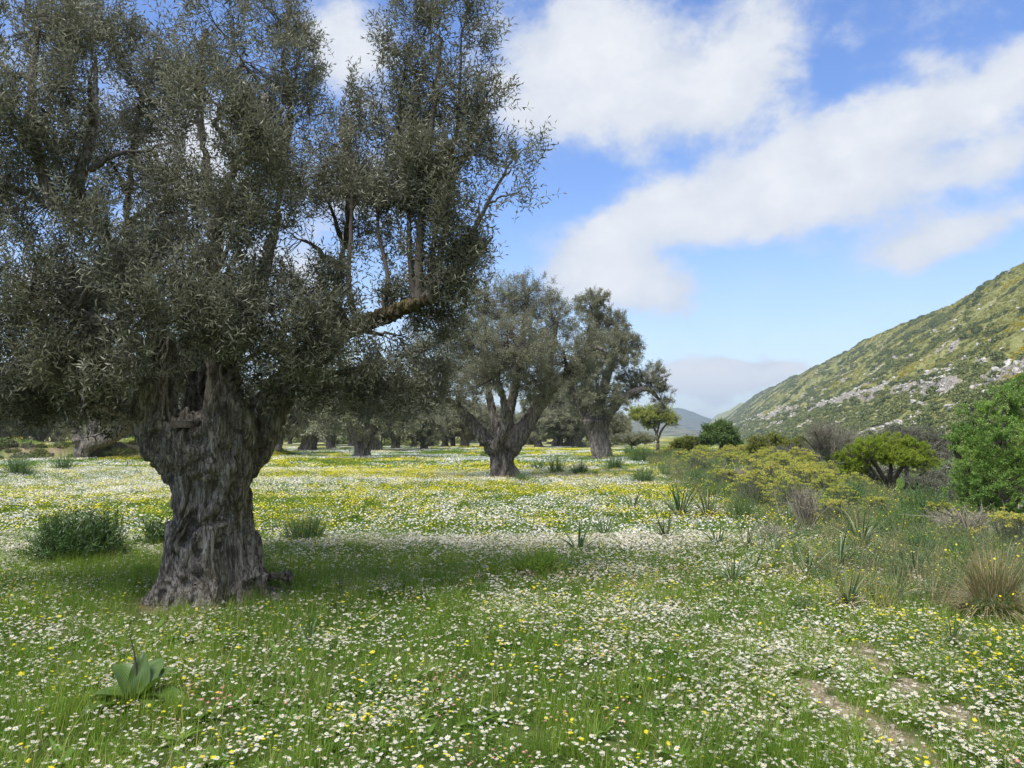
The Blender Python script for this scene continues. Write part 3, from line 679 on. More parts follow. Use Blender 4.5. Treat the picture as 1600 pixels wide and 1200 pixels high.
# ------------------------------------------------------------------ hill, mountains
HP0, HP1 = 58.0, 205.0
def hill_h(p, q):
    t = np.clip((p - HP0) / (HP1 - HP0), 0, 3)
    base = 106 * (t * 0.92 + 0.08 * t * t) * (t < 1) + (t >= 1) * (106 - 14 * (t - 1) ** 2 * 3)
    big = (fbm(p * 0.012, q * 0.006, seed=61, octv=4) - 0.5) * 22 * sstep(t, 0.02, 0.5)
    mid = (fbm(p * 0.06, q * 0.045, seed=62, octv=4) - 0.5) * 5 * sstep(t, 0.0, 0.15)
    gul = -7.0 * np.clip(1 - np.abs(fbm(q * 0.012, p * 0.003, seed=66, octv=3) - 0.5) * 14, 0, 1) * sstep(t, 0.05, 0.3) * (1 - sstep(t, .7, 1))
    road = 90 + 3 * np.sin(q * 0.02)
    cut = -1.6 * np.exp(-((p - road) / 3.0) ** 2) + 1.6 * np.exp(-((p - road - 5) / 3.5) ** 2)
    end = 1 - sstep(q, 4300, 5400) * 0.9
    return -3.2 + (base * 1.03 + big + mid * 0.7 + gul + cut) * end
def rockiness(p, q):
    a = fbm(p * 0.15 + q * 0.03, q * 0.05, seed=63, octv=5, gain=.62)
    lowr = 1 - sstep(p, 120, 190)
    road = 90 + 3 * np.sin(q * 0.02)
    rc = np.exp(-((p - road - 4) / 3.2) ** 2) * sstep(fbm(q * 0.03, 0 * q, seed=64), .3, .55)
    foot = np.exp(-((p - 68) / 8) ** 2) * .5
    return np.clip(sstep(a, 0.56 - 0.03 * lowr, 0.68) * sstep(fbm(p * .3, q * .14, seed=65, octv=3), .36, .56) * (.45 + .55 * lowr) + rc + foot * sstep(a, .45, .6), 0, 1)
def hill():
    p = np.concatenate([np.linspace(HP0 - 6, HP1 + 15, 170), np.linspace(HP1 + 20, HP1 + 420, 24)])
    q = np.concatenate([np.linspace(-160, 90, 40)[:-1], np.geomspace(90, 5400, 280)])
    pp, qq = np.meshgrid(p, q, indexing='ij'); z = hill_h(pp, qq)
    x, y = xy(pp, qq); nA = len(q)
    V = np.stack([x, y, z], -1).reshape(-1, 3)
    i = np.arange(len(p) - 1)[:, None] * nA; j = np.arange(nA - 1)[None]
    Q = np.stack([i + j, i + nA + j, i + nA + j + 1, i + j + 1], -1).reshape(-1, 4)
    mb = MB(); mb.add(V, Q)
    m, nt, N, L = mat('hillside')
    at = N.new('ShaderNodeAttribute'); at.attribute_name = 'rocky'; g = N.new('ShaderNodeNewGeometry')
    n1 = N.new('ShaderNodeTexNoise'); n1.inputs['Scale'].default_value = 0.35; n1.inputs['Detail'].default_value = 10; n1.inputs['Roughness'].default_value = .7; L.new(g.outputs['Position'], n1.inputs['Vector'])
    veg = ramp(N, [(0.35, (0.15, 0.17, 0.06)), (0.5, (0.25, 0.26, 0.09)), (0.66, (0.36, 0.345, 0.16))]); L.new(n1.outputs[0], veg.inputs[0])
    n2 = N.new('ShaderNodeTexNoise'); n2.inputs['Scale'].default_value = 1.1; n2.inputs['Detail'].default_value = 10; n2.inputs['Roughness'].default_value = .7; L.new(g.outputs['Position'], n2.inputs['Vector'])
    rk = ramp(N, [(0.38, (0.16, 0.13, 0.10)), (0.5, (0.32, 0.29, 0.25)), (0.65, (0.50, 0.47, 0.42))]); L.new(n2.outputs[0], rk.inputs[0])
    ad = N.new('ShaderNodeMath'); ad.operation = 'MULTIPLY_ADD'; L.new(n2.outputs[0], ad.inputs[0]); ad.inputs[1].default_value = 1.6; ad.inputs[2].default_value = -0.8
    ad2 = N.new('ShaderNodeMath'); ad2.operation = 'ADD'; L.new(at.outputs['Fac'], ad2.inputs[0]); L.new(ad.outputs[0], ad2.inputs[1])
    mr = N.new('ShaderNodeMapRange'); L.new(ad2.outputs[0], mr.inputs[0]); mr.inputs[1].default_value = .35; mr.inputs[2].default_value = .65
    mc = N.new('ShaderNodeMix'); mc.data_type = 'RGBA'; L.new(mr.outputs[0], mc.inputs['Factor']); L.new(veg.outputs[0], mc.inputs['A']); L.new(rk.outputs[0], mc.inputs['B'])
    b = N.new('ShaderNodeBsdfPrincipled'); b.inputs['Roughness'].default_value = .95; b.inputs['Specular IOR Level'].default_value = .1; L.new(mc.outputs['Result'], b.inputs['Base Color'])
    bp = N.new('ShaderNodeBump'); bp.inputs['Strength'].default_value = 1; bp.inputs['Distance'].default_value = 1.2; L.new(n2.outputs[0], bp.inputs['Height']); L.new(bp.outputs[0], b.inputs['Normal'])
    o = N.new('ShaderNodeOutputMaterial'); L.new(b.outputs[0], o.inputs['Surface'])
    ob = mb.obj('hill', m, smooth=True); tag(ob, kind='structure')
    a = ob.data.attributes.new('rocky', 'FLOAT', 'POINT'); a.data.foreach_set('value', rockiness(pp, qq).astype(np.float32).ravel())
hill()
def shrub_blob(name, n, m, flat=0.62, leaf=0.32):
    """low shrub: leaf clumps spread through an uneven dome"""
    mb = MB(); d = nrm(rng.normal(0, 1, (n, 3))); d[:, 2] = np.abs(d[:, 2]) * 1.1 - 0.12
    f = 0.8 + 0.4 * fbm(d[:, 0] * 2 + 9, d[:, 1] * 2, d[:, 2] * 2, seed=int(rng.integers(0, 999)))
    rr = (0.72 + 0.3 * rng.random(n)) * f
    c = d * rr[:, None] * np.array([1, 1, flat])
    dirs = nrm(d + rng.normal(0, .6, (n, 3)))
    leaves(mb, c - dirs * leaf * .5, dirs, d + rng.normal(0, .5, (n, 3)), leaf * (0.7 + .6 * rng.random(n)), leaf * .75, m=0)
    return mb.mesh(name, m)
def rock_mesh(name, m):
    V = []; import bmesh
    bm = bmesh.new(); bmesh.ops.create_icosphere(bm, subdivisions=2, radius=1)
    s = Vector((random.uniform(.8, 1.3), random.uniform(.6, 1), random.uniform(.45, .8)))
    for v in bm.verts:
        k = fbm(np.array([v.co.x * 1.7 + 5]), np.array([v.co.y * 1.7]), np.array([v.co.z * 1.7]), seed=random.randint(0, 9) * 0 + 3)[0]
        v.co = Vector((v.co.x * s.x, v.co.y * s.y, v.co.z * s.z)) * (0.55 + 0.9 * k)
    for _ in range(7):
        n = Vector((random.gauss(0, 1), random.gauss(0, 1), random.gauss(0, 1))).normalized(); dd = random.uniform(.45, .75)
        for v in bm.verts:
            e = v.co.dot(n) - dd
            if e > 0: v.co -= n * e
    me = bpy.data.meshes.new(name); bm.to_mesh(me); bm.free(); me.materials.append(m); return me
def hill_growth():
    hs_ = proto_col('hill_shrub', [shrub_blob('hill_shrub', 170, M['hill_shrub']) for _ in range(5)])
    hg_ = proto_col('gold_shrub', [shrub_blob('gold_shrub', 150, M['hill_gold']) for _ in range(4)])
    hy_ = proto_col('broom_shrub', [shrub_blob('broom_shrub', 110, M['hill_yellow']) for _ in range(3)])
    n = 90000; q = 60 + (rng.random(n) ** 1.5) * 2400; p = HP0 + 2 + rng.random(n) * (HP1 + 10 - HP0)
    rk = rockiness(p, q); tone = fbm(p * 0.02 + 4, q * 0.009, seed=71, octv=4); patch = fbm(p * 0.07, q * 0.05, seed=72, octv=3)
    keep = rng.random(n) > np.clip(rk * 1.1, 0, .93) * 0.95
    keep &= rng.random(n) < 0.45 + 0.75 * patch
    golden = (0.72 + 0.5 * sstep(p, 80, 115) - 0.25 * sstep(tone, .45, .62)) * (1 - 0.8 * (1 - sstep(p, 62, 76)))
    g = (rng.random(n) < golden * sstep(patch, .3, .6)) & keep
    yy = (fbm(p * 0.05 + 40, q * 0.022, seed=73, octv=3) > 0.665) & keep & (p > 85)
    dk = keep & ~g & ~yy; g = g & ~yy
    def go(sel_, name, label, col, k, s0, s1):
        P_, Q_ = p[sel_], q[sel_]; x, y = xy(P_, Q_); m = len(P_)
        sc = (s0 + (s1 - s0) * rng.random(m) ** 2.2)
        scatter(name, label, 'shrubs', np.stack([x, y, hill_h(P_, Q_) - sc * .08], 1), rots(m, .12), sc, rng.integers(0, k, m), col)
    go(dk, 'hillside_shrubs', 'dark grey green maquis shrubs spread over the slope on the right', hs_, 5, .9, 3.2)
    go(g, 'hillside_shrubs', 'yellow green low shrubs over the upper slope on the right', hg_, 4, .5, 1.3)
    go(yy, 'hillside_broom', 'bright yellow flowering broom streak on the slope', hy_, 3, .6, 1.2)
    rc_ = proto_col('limestone_rock', [rock_mesh('limestone_rock', M['rock']) for _ in range(5)])
    n = 60000; q = 60 + (rng.random(n) ** 1.5) * 1200; p = HP0 + 4 + rng.random(n) * (HP1 - HP0); rk = rockiness(p, q)
    k = rng.random(n) < rk * 0.55 + 0.015; p, q = p[k], q[k]; x, y = xy(p, q); m = len(p)
    sc = .35 + 1.15 * rng.random(m) ** 2.5
    scatter('hillside_rocks', 'pale limestone rocks and outcrops breaking through the slope', 'rocks', np.stack([x, y, hill_h(p, q) + sc * .05], 1), rots(m, .35), sc, rng.integers(0, 5, m), rc_)
hill_growth()
def mountain(name, D, prof, depth, cols, seed):
    """far range: prof is a list of photo columns and rows of its crest"""
    us = np.linspace(prof[0][0], prof[-1][0], 260); vv = np.interp(us, [a for a, b in prof], [b for a, b in prof])
    crest = np.array([P(u, v, D) for u, v in zip(us, vv)])
    crest[:, 2] += (fbm(us * 0.06, us * 0, seed=seed, octv=4) - .5) * D * 0.004
    rows = []
    nr = 40
    for k in range(nr + 12):
        t = k / nr
        if t <= 1: y = crest[:, 1] - depth * (1 - t); z = -4 + (crest[:, 2] + 4) * (t ** 1.1); 
        else: y = crest[:, 1] + depth * (t - 1) * 2; z = crest[:, 2] - (crest[:, 2] + 4) * (t - 1) / .3 * 1.0
        z = z + (fbm(crest[:, 0] * 0.006, y * 0.006, seed=seed + 1, octv=5) - .5) * crest[:, 2].max() * 0.22 * math.sin(math.pi * min(1, t)) 
        rows.append(np.stack([crest[:, 0], y, z], 1))
    V = np.concatenate(rows); nA = len(us)
    i = np.arange(len(rows) - 1)[:, None] * nA; j = np.arange(nA - 1)[None]
    Q = np.stack([i + j, i + j + 1, i + nA + j + 1, i + nA + j], -1).reshape(-1, 4)
    mb = MB(); mb.add(V, Q)
    ob = mb.obj(name, plain_mat(name + '_scrub', cols[0], .95, cols[1], 0.03), smooth=True); return tag(ob, kind='structure')
mountain('mountain', 4300, [(-900, 668), (-300, 655), (200, 662), (500, 668), (700, 664), (860, 668), (960, 664), (1010, 648), (1062, 636), (1100, 654), (1180, 672), (1500, 660), (2100, 668)], 1300, ((0.06, 0.075, 0.04), (0.14, 0.14, 0.09)), 91)
mountain('mountain', 1900, [(-500, 684), (300, 678), (700, 676), (900, 668), (960, 655), (1000, 652), (1060, 668), (1100, 678), (1300, 684)], 500, ((0.06, 0.075, 0.04), (0.20, 0.19, 0.13)), 95)

# ------------------------------------------------------------------ trees
def remeshed(mb, name, material, voxel, parent, origin, ridge=0.03, fine=0.008, dents=(), k=None):
    me = mb.mesh('tmp_wood', material)
    ob = bpy.data.objects.new('tmp_wood', me); scene.collection.objects.link(ob)
    md = ob.modifiers.new('r', 'REMESH'); md.mode = 'VOXEL'; md.voxel_size = voxel
    dg = bpy.context.evaluated_depsgraph_get(); ev = ob.evaluated_get(dg)
    nm = bpy.data.meshes.new_from_object(ev, depsgraph=dg)
    bpy.data.objects.remove(ob); bpy.data.meshes.remove(me)
    n = len(nm.vertices); co = np.empty(n * 3, np.float32); nm.vertices.foreach_get('co', co); co = co.reshape(-1, 3).astype(float)
    # relax the voxel steps
    e = np.empty(len(nm.edges) * 2, np.int32); nm.edges.foreach_get('vertices', e); e = e.reshape(-1, 2)
    for _ in range(2):
        s = np.zeros((n, 3)); c = np.zeros(n)
        for ax_ in range(3):
            s[:, ax_] = np.bincount(e[:, 0], co[e[:, 1], ax_], n) + np.bincount(e[:, 1], co[e[:, 0], ax_], n)
        c = np.bincount(e[:, 0], minlength=n) + np.bincount(e[:, 1], minlength=n)
        co = co * 0.4 + 0.6 * s / np.maximum(c, 1)[:, None]
    nm.vertices.foreach_set('co', co.astype(np.float32).ravel()); nm.update()
    no = np.empty(n * 3, np.float32); nm.vertices.foreach_get('normal', no); no = no.reshape(-1, 3)
    k = k or 1.0 / max(ridge * 30, 0.5)
    wx = (fbm(co[:, 0] * 3, co[:, 1] * 3, co[:, 2] * 2, seed=101, octv=2) - .5) * .5
    r1 = 1 - np.abs(fbm((co[:, 0] + wx) * 8 * k, (co[:, 1] + wx) * 8 * k, co[:, 2] * 1.7 * k, seed=102, octv=3) - .5) * 4
    r2 = 1 - np.abs(fbm((co[:, 0] + wx * .4) * 26 * k, co[:, 1] * 26 * k, co[:, 2] * 6 * k, seed=103, octv=3) - .5) * 4
    r3 = 1 - np.abs(fbm(co[:, 0] * 15 * k, co[:, 1] * 15 * k, co[:, 2] * 1.3 * k, seed=107, octv=2) - .5) * 4
    lump = fbm(co[:, 0] * 4 * k, co[:, 1] * 4 * k, co[:, 2] * 4 * k, seed=104, octv=3) - .5
    disp = -ridge * sstep(r1, .45, .97) - fine * np.clip(r2, -1, 1) + min(ridge, .045) * 0.9 * lump - ridge * .35 * sstep(r3, .35, .95)
    for (c, rad, amt) in dents:
        d = np.linalg.norm((co - c) / rad, axis=1); disp = disp + amt * np.exp(-d * d * 1.5)
    co = co + no * disp[:, None] - np.asarray(origin)
    nm.vertices.foreach_set('co', co.astype(np.float32).ravel()); nm.update()
    nm.polygons.foreach_set('use_smooth', np.ones(len(nm.polygons), bool)); nm.name = name
    nm.materials.clear(); nm.materials.append(material)
    return link(bpy.data.objects.new(name, nm), parent)
def strand_trunk(mb, base, top, rprof, n, twist=0.5, seed=0, lean=None, flare=1.0):
    """old olive bole: a core with strands that run from roots up into the limbs. rprof: list of (t, radius)"""
    rg = np.random.default_rng(seed); K = 26; t = np.linspace(0, 1, K)
    ax_ = base[None] + (top - base)[None] * t[:, None]
    if lean is not None: ax_ = ax_ + lean[None] * np.sin(math.pi * t)[:, None]
    Rr = np.interp(t, [a for a, b in rprof], [b for a, b in rprof])
    ax2 = ax_.copy(); ax2[0, 2] -= .15 * Rr[0]
    tubes(mb, ax2, Rr * 0.66, 28, caps=True)
    for i in range(n):
        a = 6.2832 * (i + rg.random() * .6) / n; rs = Rr * rg.uniform(.17, .31); dr = rg.uniform(-.10, .05)
        aa = a + twist * t * rg.uniform(.3, 1.2) + 0.25 * np.sin(t * rg.uniform(3, 7) + rg.random() * 6)
        off = (Rr * (1.0 + dr) - rs * 0.85) * (1 + 0.04 * np.sin(t * 9 + i))
        pts = ax_ + np.stack([np.cos(aa) * off, np.sin(aa) * off, 0 * t], 1)
        rs = rs * (1 + .25 * np.sin(t * rg.uniform(4, 11) + rg.random() * 6))
        # root toe
        toe = pts[0] + np.array([math.cos(aa[0]), math.sin(aa[0]), 0]) * Rr[0] * rg.uniform(.2, .75) * flare; toe[2] = base[2] - .10 * Rr[0]
        pts = np.vstack([toe, pts]); rs = np.concatenate([[rs[0] * .55], rs])
        tubes(mb, pts, rs, 12, caps=True)
def grow(root, loc, limbs, blobs, leafmat, twigmat, nspray, shoots=5, nl=16, leafL=0.06, leafW=0.013, shootL=0.32, up=0.5, outw=0.5, rjit=0.6,
         wood=None, brad=0.035, twr=0.006, skip=0.35, stems=True, crown_name='crown', droop=0.0, sagL=0.0, seed=1, branch_parts=True, gap=0.0):
    """branches from the limbs to every blob, twigs to sprays, leafy shoots on the sprays"""
    rg = np.random.default_rng(seed)
    sk, skr = [], []
    for pts, rad in limbs:
        n = len(pts); i0 = int(n * skip); sk.append(pts[i0:]); skr.append(rad[i0:])
    sk = np.concatenate(sk); skr = np.concatenate(skr)
    vol = np.array([b[1][0] * b[1][2] * (b[1][1] ** .5) * (b[2] if len(b) > 2 else 1) for b in blobs]); vol = vol / vol.sum()
    tw_p, tw_r, sp_o, sp_d = [], [], [], []
    bmb = MB(); K = 10
    for (bl, w) in zip(blobs, vol):
        c, rad = np.asarray(bl[0], float), np.asarray(bl[1], float)
        ns = max(3, int(round(nspray * w)))
        cost = np.linalg.norm(sk - c, axis=1) + 1.6 * np.maximum(0, sk[:, 2] - c[2] + rad[2] * .3)
        j = int(np.argmin(cost)); s = sk[j]; tip = c + np.array([0, 0, rad[2] * .45]) + rg.normal(0, .15, 3) * rad
        ctl = s * .5 + c * .5 + np.array([0, 0, 0.18 * np.linalg.norm(c - s)]) * (1 if c[2] > s[2] else .6)
        t = np.linspace(0, 1, K)[:, None]
        path = (1 - t) ** 2 * s + 2 * t * (1 - t) * ctl + t ** 2 * tip + rg.normal(0, .03, (K, 3)) * np.linalg.norm(tip - s) * np.sin(t * 3.14)
        r0 = min(skr[j] * .7, brad * (0.6 + 0.9 * w * len(blobs)))
        br = np.linspace(r0, twr * .9, K)
        tubes(bmb, path, br, 7)
        if branch_parts: bmb.obj('branch', wood, root, smooth=True, origin=loc); bmb = MB()
        # sprays
        ns = int(ns * 1.5) if gap else ns
        d = nrm(rg.normal(0, 1, (ns, 3))); rr = (0.35 + 0.65 * rg.random(ns) ** .6)
        f = 0.75 + .5 * fbm(d[:, 0] * 1.8 + c[0], d[:, 1] * 1.8 + c[1], d[:, 2] * 1.8 + c[2], seed=seed + 5, octv=3)
        so = c + d * (rr * f)[:, None] * rad
        if gap:
            kk = fbm(so[:, 0] * 1.7, so[:, 1] * 1.7, so[:, 2] * 1.1, seed=seed + 9, octv=3, gain=.6) > gap; kk[:2] = True; so = so[kk]; d = d[kk]; ns = len(so)
        jj = np.clip((rg.random(ns) * .75 + .2) * K, 0, K - 1).astype(int)
        near = np.argmin(np.linalg.norm(so[:, None] - path[None], axis=2), axis=1); jj = np.clip((jj + near) // 2, 1, K - 1)
        st = path[jj]; t4 = np.linspace(0, 1, 5)[None, :, None]
        mid = (st + so) / 2 + np.array([0, 0, -0.10]) * np.linalg.norm(so - st, axis=1)[:, None] + rg.normal(0, .06, (ns, 3)) * np.linalg.norm(so - st, axis=1)[:, None]
        pp = (1 - t4) ** 2 * st[:, None] + 2 * t4 * (1 - t4) * mid[:, None] + t4 ** 2 * so[:, None]
        tw_p.append(pp); tw_r.append(np.linspace(1, .35, 5)[None] * np.minimum(br[jj] * .7, twr)[:, None])
        sp_o.append(so); sp_d.append(nrm(so - c) * outw + np.array([0, 0, up]))
    if bmb.n: bmb.obj('branches', wood, root, smooth=True, origin=loc)['kind'] = 'stuff'
    tw_p, tw_r, sp_o, sp_d = map(np.concatenate, (tw_p, tw_r, sp_o, sp_d))
    tmb = MB(); tubes(tmb, tw_p, tw_r, 3)
    S = len(sp_o)
    O = np.repeat(sp_o, shoots, 0) + rg.normal(0, shootL * .18, (S * shoots, 3))
    Dv = nrm(np.repeat(sp_d, shoots, 0) + rg.normal(0, rjit, (S * shoots, 3)))
    Ls = shootL * (0.55 + 0.75 * rg.random(S * shoots))
    O0 = O - Dv * (Ls * .45)[:, None]
    if stems:
        e0 = O0; e1 = O0 + Dv * Ls[:, None]
        sdv = nrm(np.cross(Dv, rg.normal(0, 1, Dv.shape))) * (twr * .35)
        V = np.stack([e0 - sdv, e0 + sdv, e1 + sdv * .4, e1 - sdv * .4], 1).reshape(-1, 3)
        tmb.add(V, np.arange(len(V)).reshape(-1, 4))
    tob = tmb.obj('twigs', twigmat, root, origin=loc); tob['kind'] = 'stuff'
    lmb = MB(); n = len(O)
    a = nrm(np.cross(Dv, rg.normal(0, 1, (n, 3)))); b = np.cross(Dv, a); rshoot = .35 * rg.random(n) + .65 * np.repeat(np.clip((fbm(sp_o[:, 0] * 1.3 / leafL * .07, sp_o[:, 1] * 1.3 / leafL * .07, sp_o[:, 2] * 1.3 / leafL * .07, seed=seed + 3, octv=3) - .5) * 3 + .5, 0, 1), shoots)
    for k in range(nl):
        t = (k // 2 + .6) / (nl / 2); ang = (k % 2) * math.pi + (k // 2) * 1.7
        side = a * math.cos(ang) + b * math.sin(ang)
        base = O0 + Dv * (Ls * (t if k < nl - 1 else 1))[:, None] + np.array([0, 0, -droop]) * (t * t * Ls)[:, None]
        dv = nrm(Dv * (.75 if k < nl - 1 else 2.0) + side + rg.normal(0, .22, (n, 3)) + np.array([0, 0, -sagL]))
        L_ = leafL * (.7 + .5 * rg.random(n)) * (1 - .25 * abs(t - .5))
        leaves(lmb, base, dv, Dv + rg.normal(0, .3, (n, 3)), L_, leafW * (.8 + .4 * rg.random(n)), rnd=np.clip(rshoot * .75 + .25 * rg.random(n), 0, 1))
    cob = lmb.obj(crown_name, leafmat, root, origin=loc); cob['kind'] = 'stuff'
    return cob
def limb(pts, rad, n=24): return catmull(pts, rad, n)
def blobs_px(lst, dep=1.0):
    out = []
    for b in lst:
        u, v, D, ru, rv = b[:5]; s = mpp(D); out.append((P(u, v, D), (ru * s, (ru + rv) / 2 * s * dep, rv * s), b[5] if len(b) > 5 else 1.0))
    return out

# --- the big olive in front
def big_olive():
    D0 = 7.7; s = mpp(D0)
    loc = np.array([(337 - 800) * s, D0, 0.0]); loc[2] = Hs(loc[0], loc[1])
    root = empty('olive_tree', loc, 'huge ancient olive tree with thick fluted trunk and mossy sawn limb in left foreground', 'olive tree')
    mb = MB(); z = lambda v: P(335, v, D0)[2]
    base = np.array([loc[0], D0, loc[2]]); top = np.array([P(332, 690, D0)[0], D0, z(645)])
    hT = top[2] - base[2]
    tt = lambda v: (z(v) - base[2]) / hT
    strand_trunk(mb, base, top, [(0, 90 * s), (tt(905), 79 * s), (tt(865), 70 * s), (tt(820), 67 * s), (tt(780), 64 * s), (tt(750), 65 * s), (tt(727), 72 * s), (tt(705), 84 * s), (tt(688), 88 * s), (tt(670), 76 * s), (1, 44 * s)], 16, 0.35, 11, flare=.8)
    Lm = []
    def L(px, rad, n=30):
        pts = np.array([P(u, v, D) for u, v, D in px]); r = np.array(rad) * s; Lm.append(limb(pts, r, n)); return Lm[-1]
    L([(316, 850, 7.6), (303, 775, 7.6), (264, 700, 7.5), (240, 640, 7.4), (250, 540, 7.4), (225, 450, 7.3), (180, 385, 7.1), (135, 345, 6.9), (88, 325, 6.8)], [14, 24, 40, 36, 26, 20, 15, 12, 8])
    L([(325, 830, 7.8), (315, 740, 7.9), (312, 640, 8.0), (322, 540, 8.1), (335, 430, 8.0), (331, 330, 8.0), (320, 240, 8.1), (312, 150, 8.2), (320, 40, 8.2)], [20, 45, 30, 20, 15, 12, 10, 8, 4])
    L([(350, 840, 7.6), (350, 740, 7.5), (354, 650, 7.4), (345, 560, 7.45), (340, 470, 7.6), (336, 400, 7.8)], [18, 44, 40, 24, 15, 8])
    L([(336, 380, 7.9), (350, 310, 7.7), (374, 232, 7.5), (402, 190, 7.5), (418, 150, 7.6)], [14, 12, 9, 6, 2])
    L([(350, 850, 7.7), (358, 772, 7.75), (390, 692, 7.8), (427, 630, 7.95), (470, 565, 8.0)], [14, 28, 42, 35, 22])
    L([(340, 740, 8.2), (330, 640, 8.9), (380, 520, 9.3), (420, 400, 9.4), (440, 280, 9.3), (455, 140, 9.2)], [40, 26, 18, 13, 10, 5])
    L([(368, 750, 8.0), (425, 650, 8.4), (490, 540, 8.7), (530, 430, 8.8), (545, 320, 8.8), (540, 180, 8.8)], [24, 24, 16, 11, 8, 4])
    L([(300, 755, 7.8), (246, 640, 8.3), (200, 560, 8.8), (190, 440, 9.1), (200, 300, 9.2), (220, 150, 9.2)], [24, 22, 15, 11, 8, 4])
    L([(88, 328, 6.8), (60, 250, 6.7), (50, 150, 6.8), (60, 40, 6.9)], [12, 9, 7, 4], 16)
    L([(115, 335, 6.9), (125, 270, 6.9), (145, 200, 7.0), (150, 90, 7.2)], [13, 10, 8, 4], 16)
    L([(245, 560, 7.4), (190, 520, 7.0), (120, 490, 6.7), (50, 470, 6.6)], [16, 12, 9, 5], 16)
    L([(232, 660, 7.4), (205, 650, 7.2), (165, 640, 7.0), (120, 625, 6.8)], [14, 9, 7, 4], 16)
    nwood = len(Lm)
    for pts, r in Lm[:8]: tubes(mb, pts, r, 16, caps=True)
    # the ragged knob on the left shoulder and the sawn stub on top
    tubes(mb, limb(np.array([P(268, 716, 7.5), P(240, 700, 7.4), P(220, 690, 7.35)]), np.array([26, 20, 13]) * s, 8)[0], limb(np.zeros((3, 3)), np.array([34, 24, 15]) * s, 8)[1], 14, caps=True)
    tubes(mb, np.array([P(300, 720, 7.4), P(292, 690, 7.35), P(285, 664, 7.3)]), np.array([36, 28, 19]) * s, 16, caps=True)
    # one surface root to the right
    tubes(mb, limb(np.array([P(385, 908, 7.55), P(425, 900, 7.75), P(462, 901, 7.9)]), np.array([18, 12, 6]) * s, 10)[0], np.linspace(17, 5, 10) * s, 10, caps=True)
    front = D0 - 0.45
    dents = [(P(322, 770, front), .075, -.16), (P(318, 780, front), .05, -.08), (P(330, 738, front - .05), .10, .06), (P(366, 733, front), .07, .06), (P(352, 893, front - .1), .06, -.16), (P(382, 912, front), .06, -.12),
             (P(300, 900, front), .05, -.12), (P(320, 915, front - .1), .05, -.14), (P(348, 735, front), .04, -.08), (P(300, 725, front), .05, -.07), (P(340, 690, front), .06, -.05), (P(295, 815, front + .1), .05, -.06), (P(363, 820, front), .05, -.07), (P(330, 850, front), .05, -.05)]
    remeshed(mb, 'trunk', M['bark'], 0.0195, root, loc, 0.075, 0.014, dents, k=1.0)
    # secondary branches in their own mesh
    b2 = MB()
    for pts, r in Lm[8:nwood]: tubes(b2, pts, r, 10, caps=True)
    remeshed(b2, 'branch', M['bark'], 0.016, root, loc, 0.008, 0.004)
    # mossy sawn limb
    b3 = MB(); pts, r = limb(np.array([P(455, 580, 8.0), P(500, 540, 7.9), P(560, 508, 7.75), P(620, 487, 7.6), P(676, 463, 7.5)]), np.array([24, 20, 17, 14.5, 11.5]) * s, 30)
    tubes(b3, pts, r, 20, caps=True)
    sl = remeshed(b3, 'sawn_limb', M['moss_wood'], 0.014, root, loc, 0.026, 0.008, k=1.6); sl['label'] = 'mossy limb ending in a saw cut'
    b3 = MB(); e = pts[-1] + nrm(pts[-1] - pts[-2]) * .012
    tubes(b3, np.array([e - nrm(pts[-1] - pts[-2]) * .05, e]), np.array([r[-1] * .93, r[-1] * .9]), 18, caps=True); b3.obj('cut_end', M['cut_wood'], sl, origin=loc)
    b3 = MB(); c0 = P(285, 660, 7.28); tubes(b3, np.array([c0 - [0, 0, .05], c0 + [0, 0, .012]]), np.array([18, 16]) * s, 18, caps=True); b3.obj('cut_stub', M['cut_wood'], root, origin=loc)
    Lm.append((pts, r))
    # upright shoots on the sawn limb
    b4 = MB(); sh = []
    for px, rad in (([(655, 470, 7.55), (655, 400, 7.5), (660, 320, 7.5), (676, 190, 7.5), (690, 60, 7.5)], [12, 9, 7.5, 6, 3]), ([(650, 470, 7.6), (640, 400, 7.6), (638, 330, 7.65), (620, 210, 7.7), (640, 60, 7.8)], [7, 6, 5, 4, 2]),
                    ([(662, 468, 7.55), (690, 390, 7.5), (700, 300, 7.45), (740, 210, 7.4), (745, 110, 7.4)], [8, 6.5, 5, 4, 2]), ([(660, 465, 7.5), (720, 400, 7.4), (760, 320, 7.35), (800, 250, 7.3)], [6, 5, 4, 2]),
                    ([(668, 465, 7.55), (676, 400, 7.6), (690, 290, 7.7), (715, 200, 7.7), (720, 60, 7.6)], [7, 6, 5, 4, 2]), ([(560, 510, 7.8), (545, 450, 7.9), (548, 370, 8.0), (552, 260, 8.1)], [8, 6, 5, 3]), ([(600, 495, 7.7), (605, 430, 7.8), (590, 350, 7.9), (600, 260, 8.0)], [6, 5, 4, 2]),
                    ([(645, 480, 7.6), (700, 450, 7.7), (745, 400, 7.7), (770, 370, 7.7)], [5, 4, 3, 2])):
        p_, r_ = limb(np.array([P(*q_) for q_ in px]), np.array(rad) * s * .72, 22); p_ += rng.normal(0, .004, p_.shape); sh.append((p_, r_)); tubes(b4, p_, r_, 8)
    sob = b4.obj('upright_shoots', M['twig'], root, smooth=True, origin=loc)
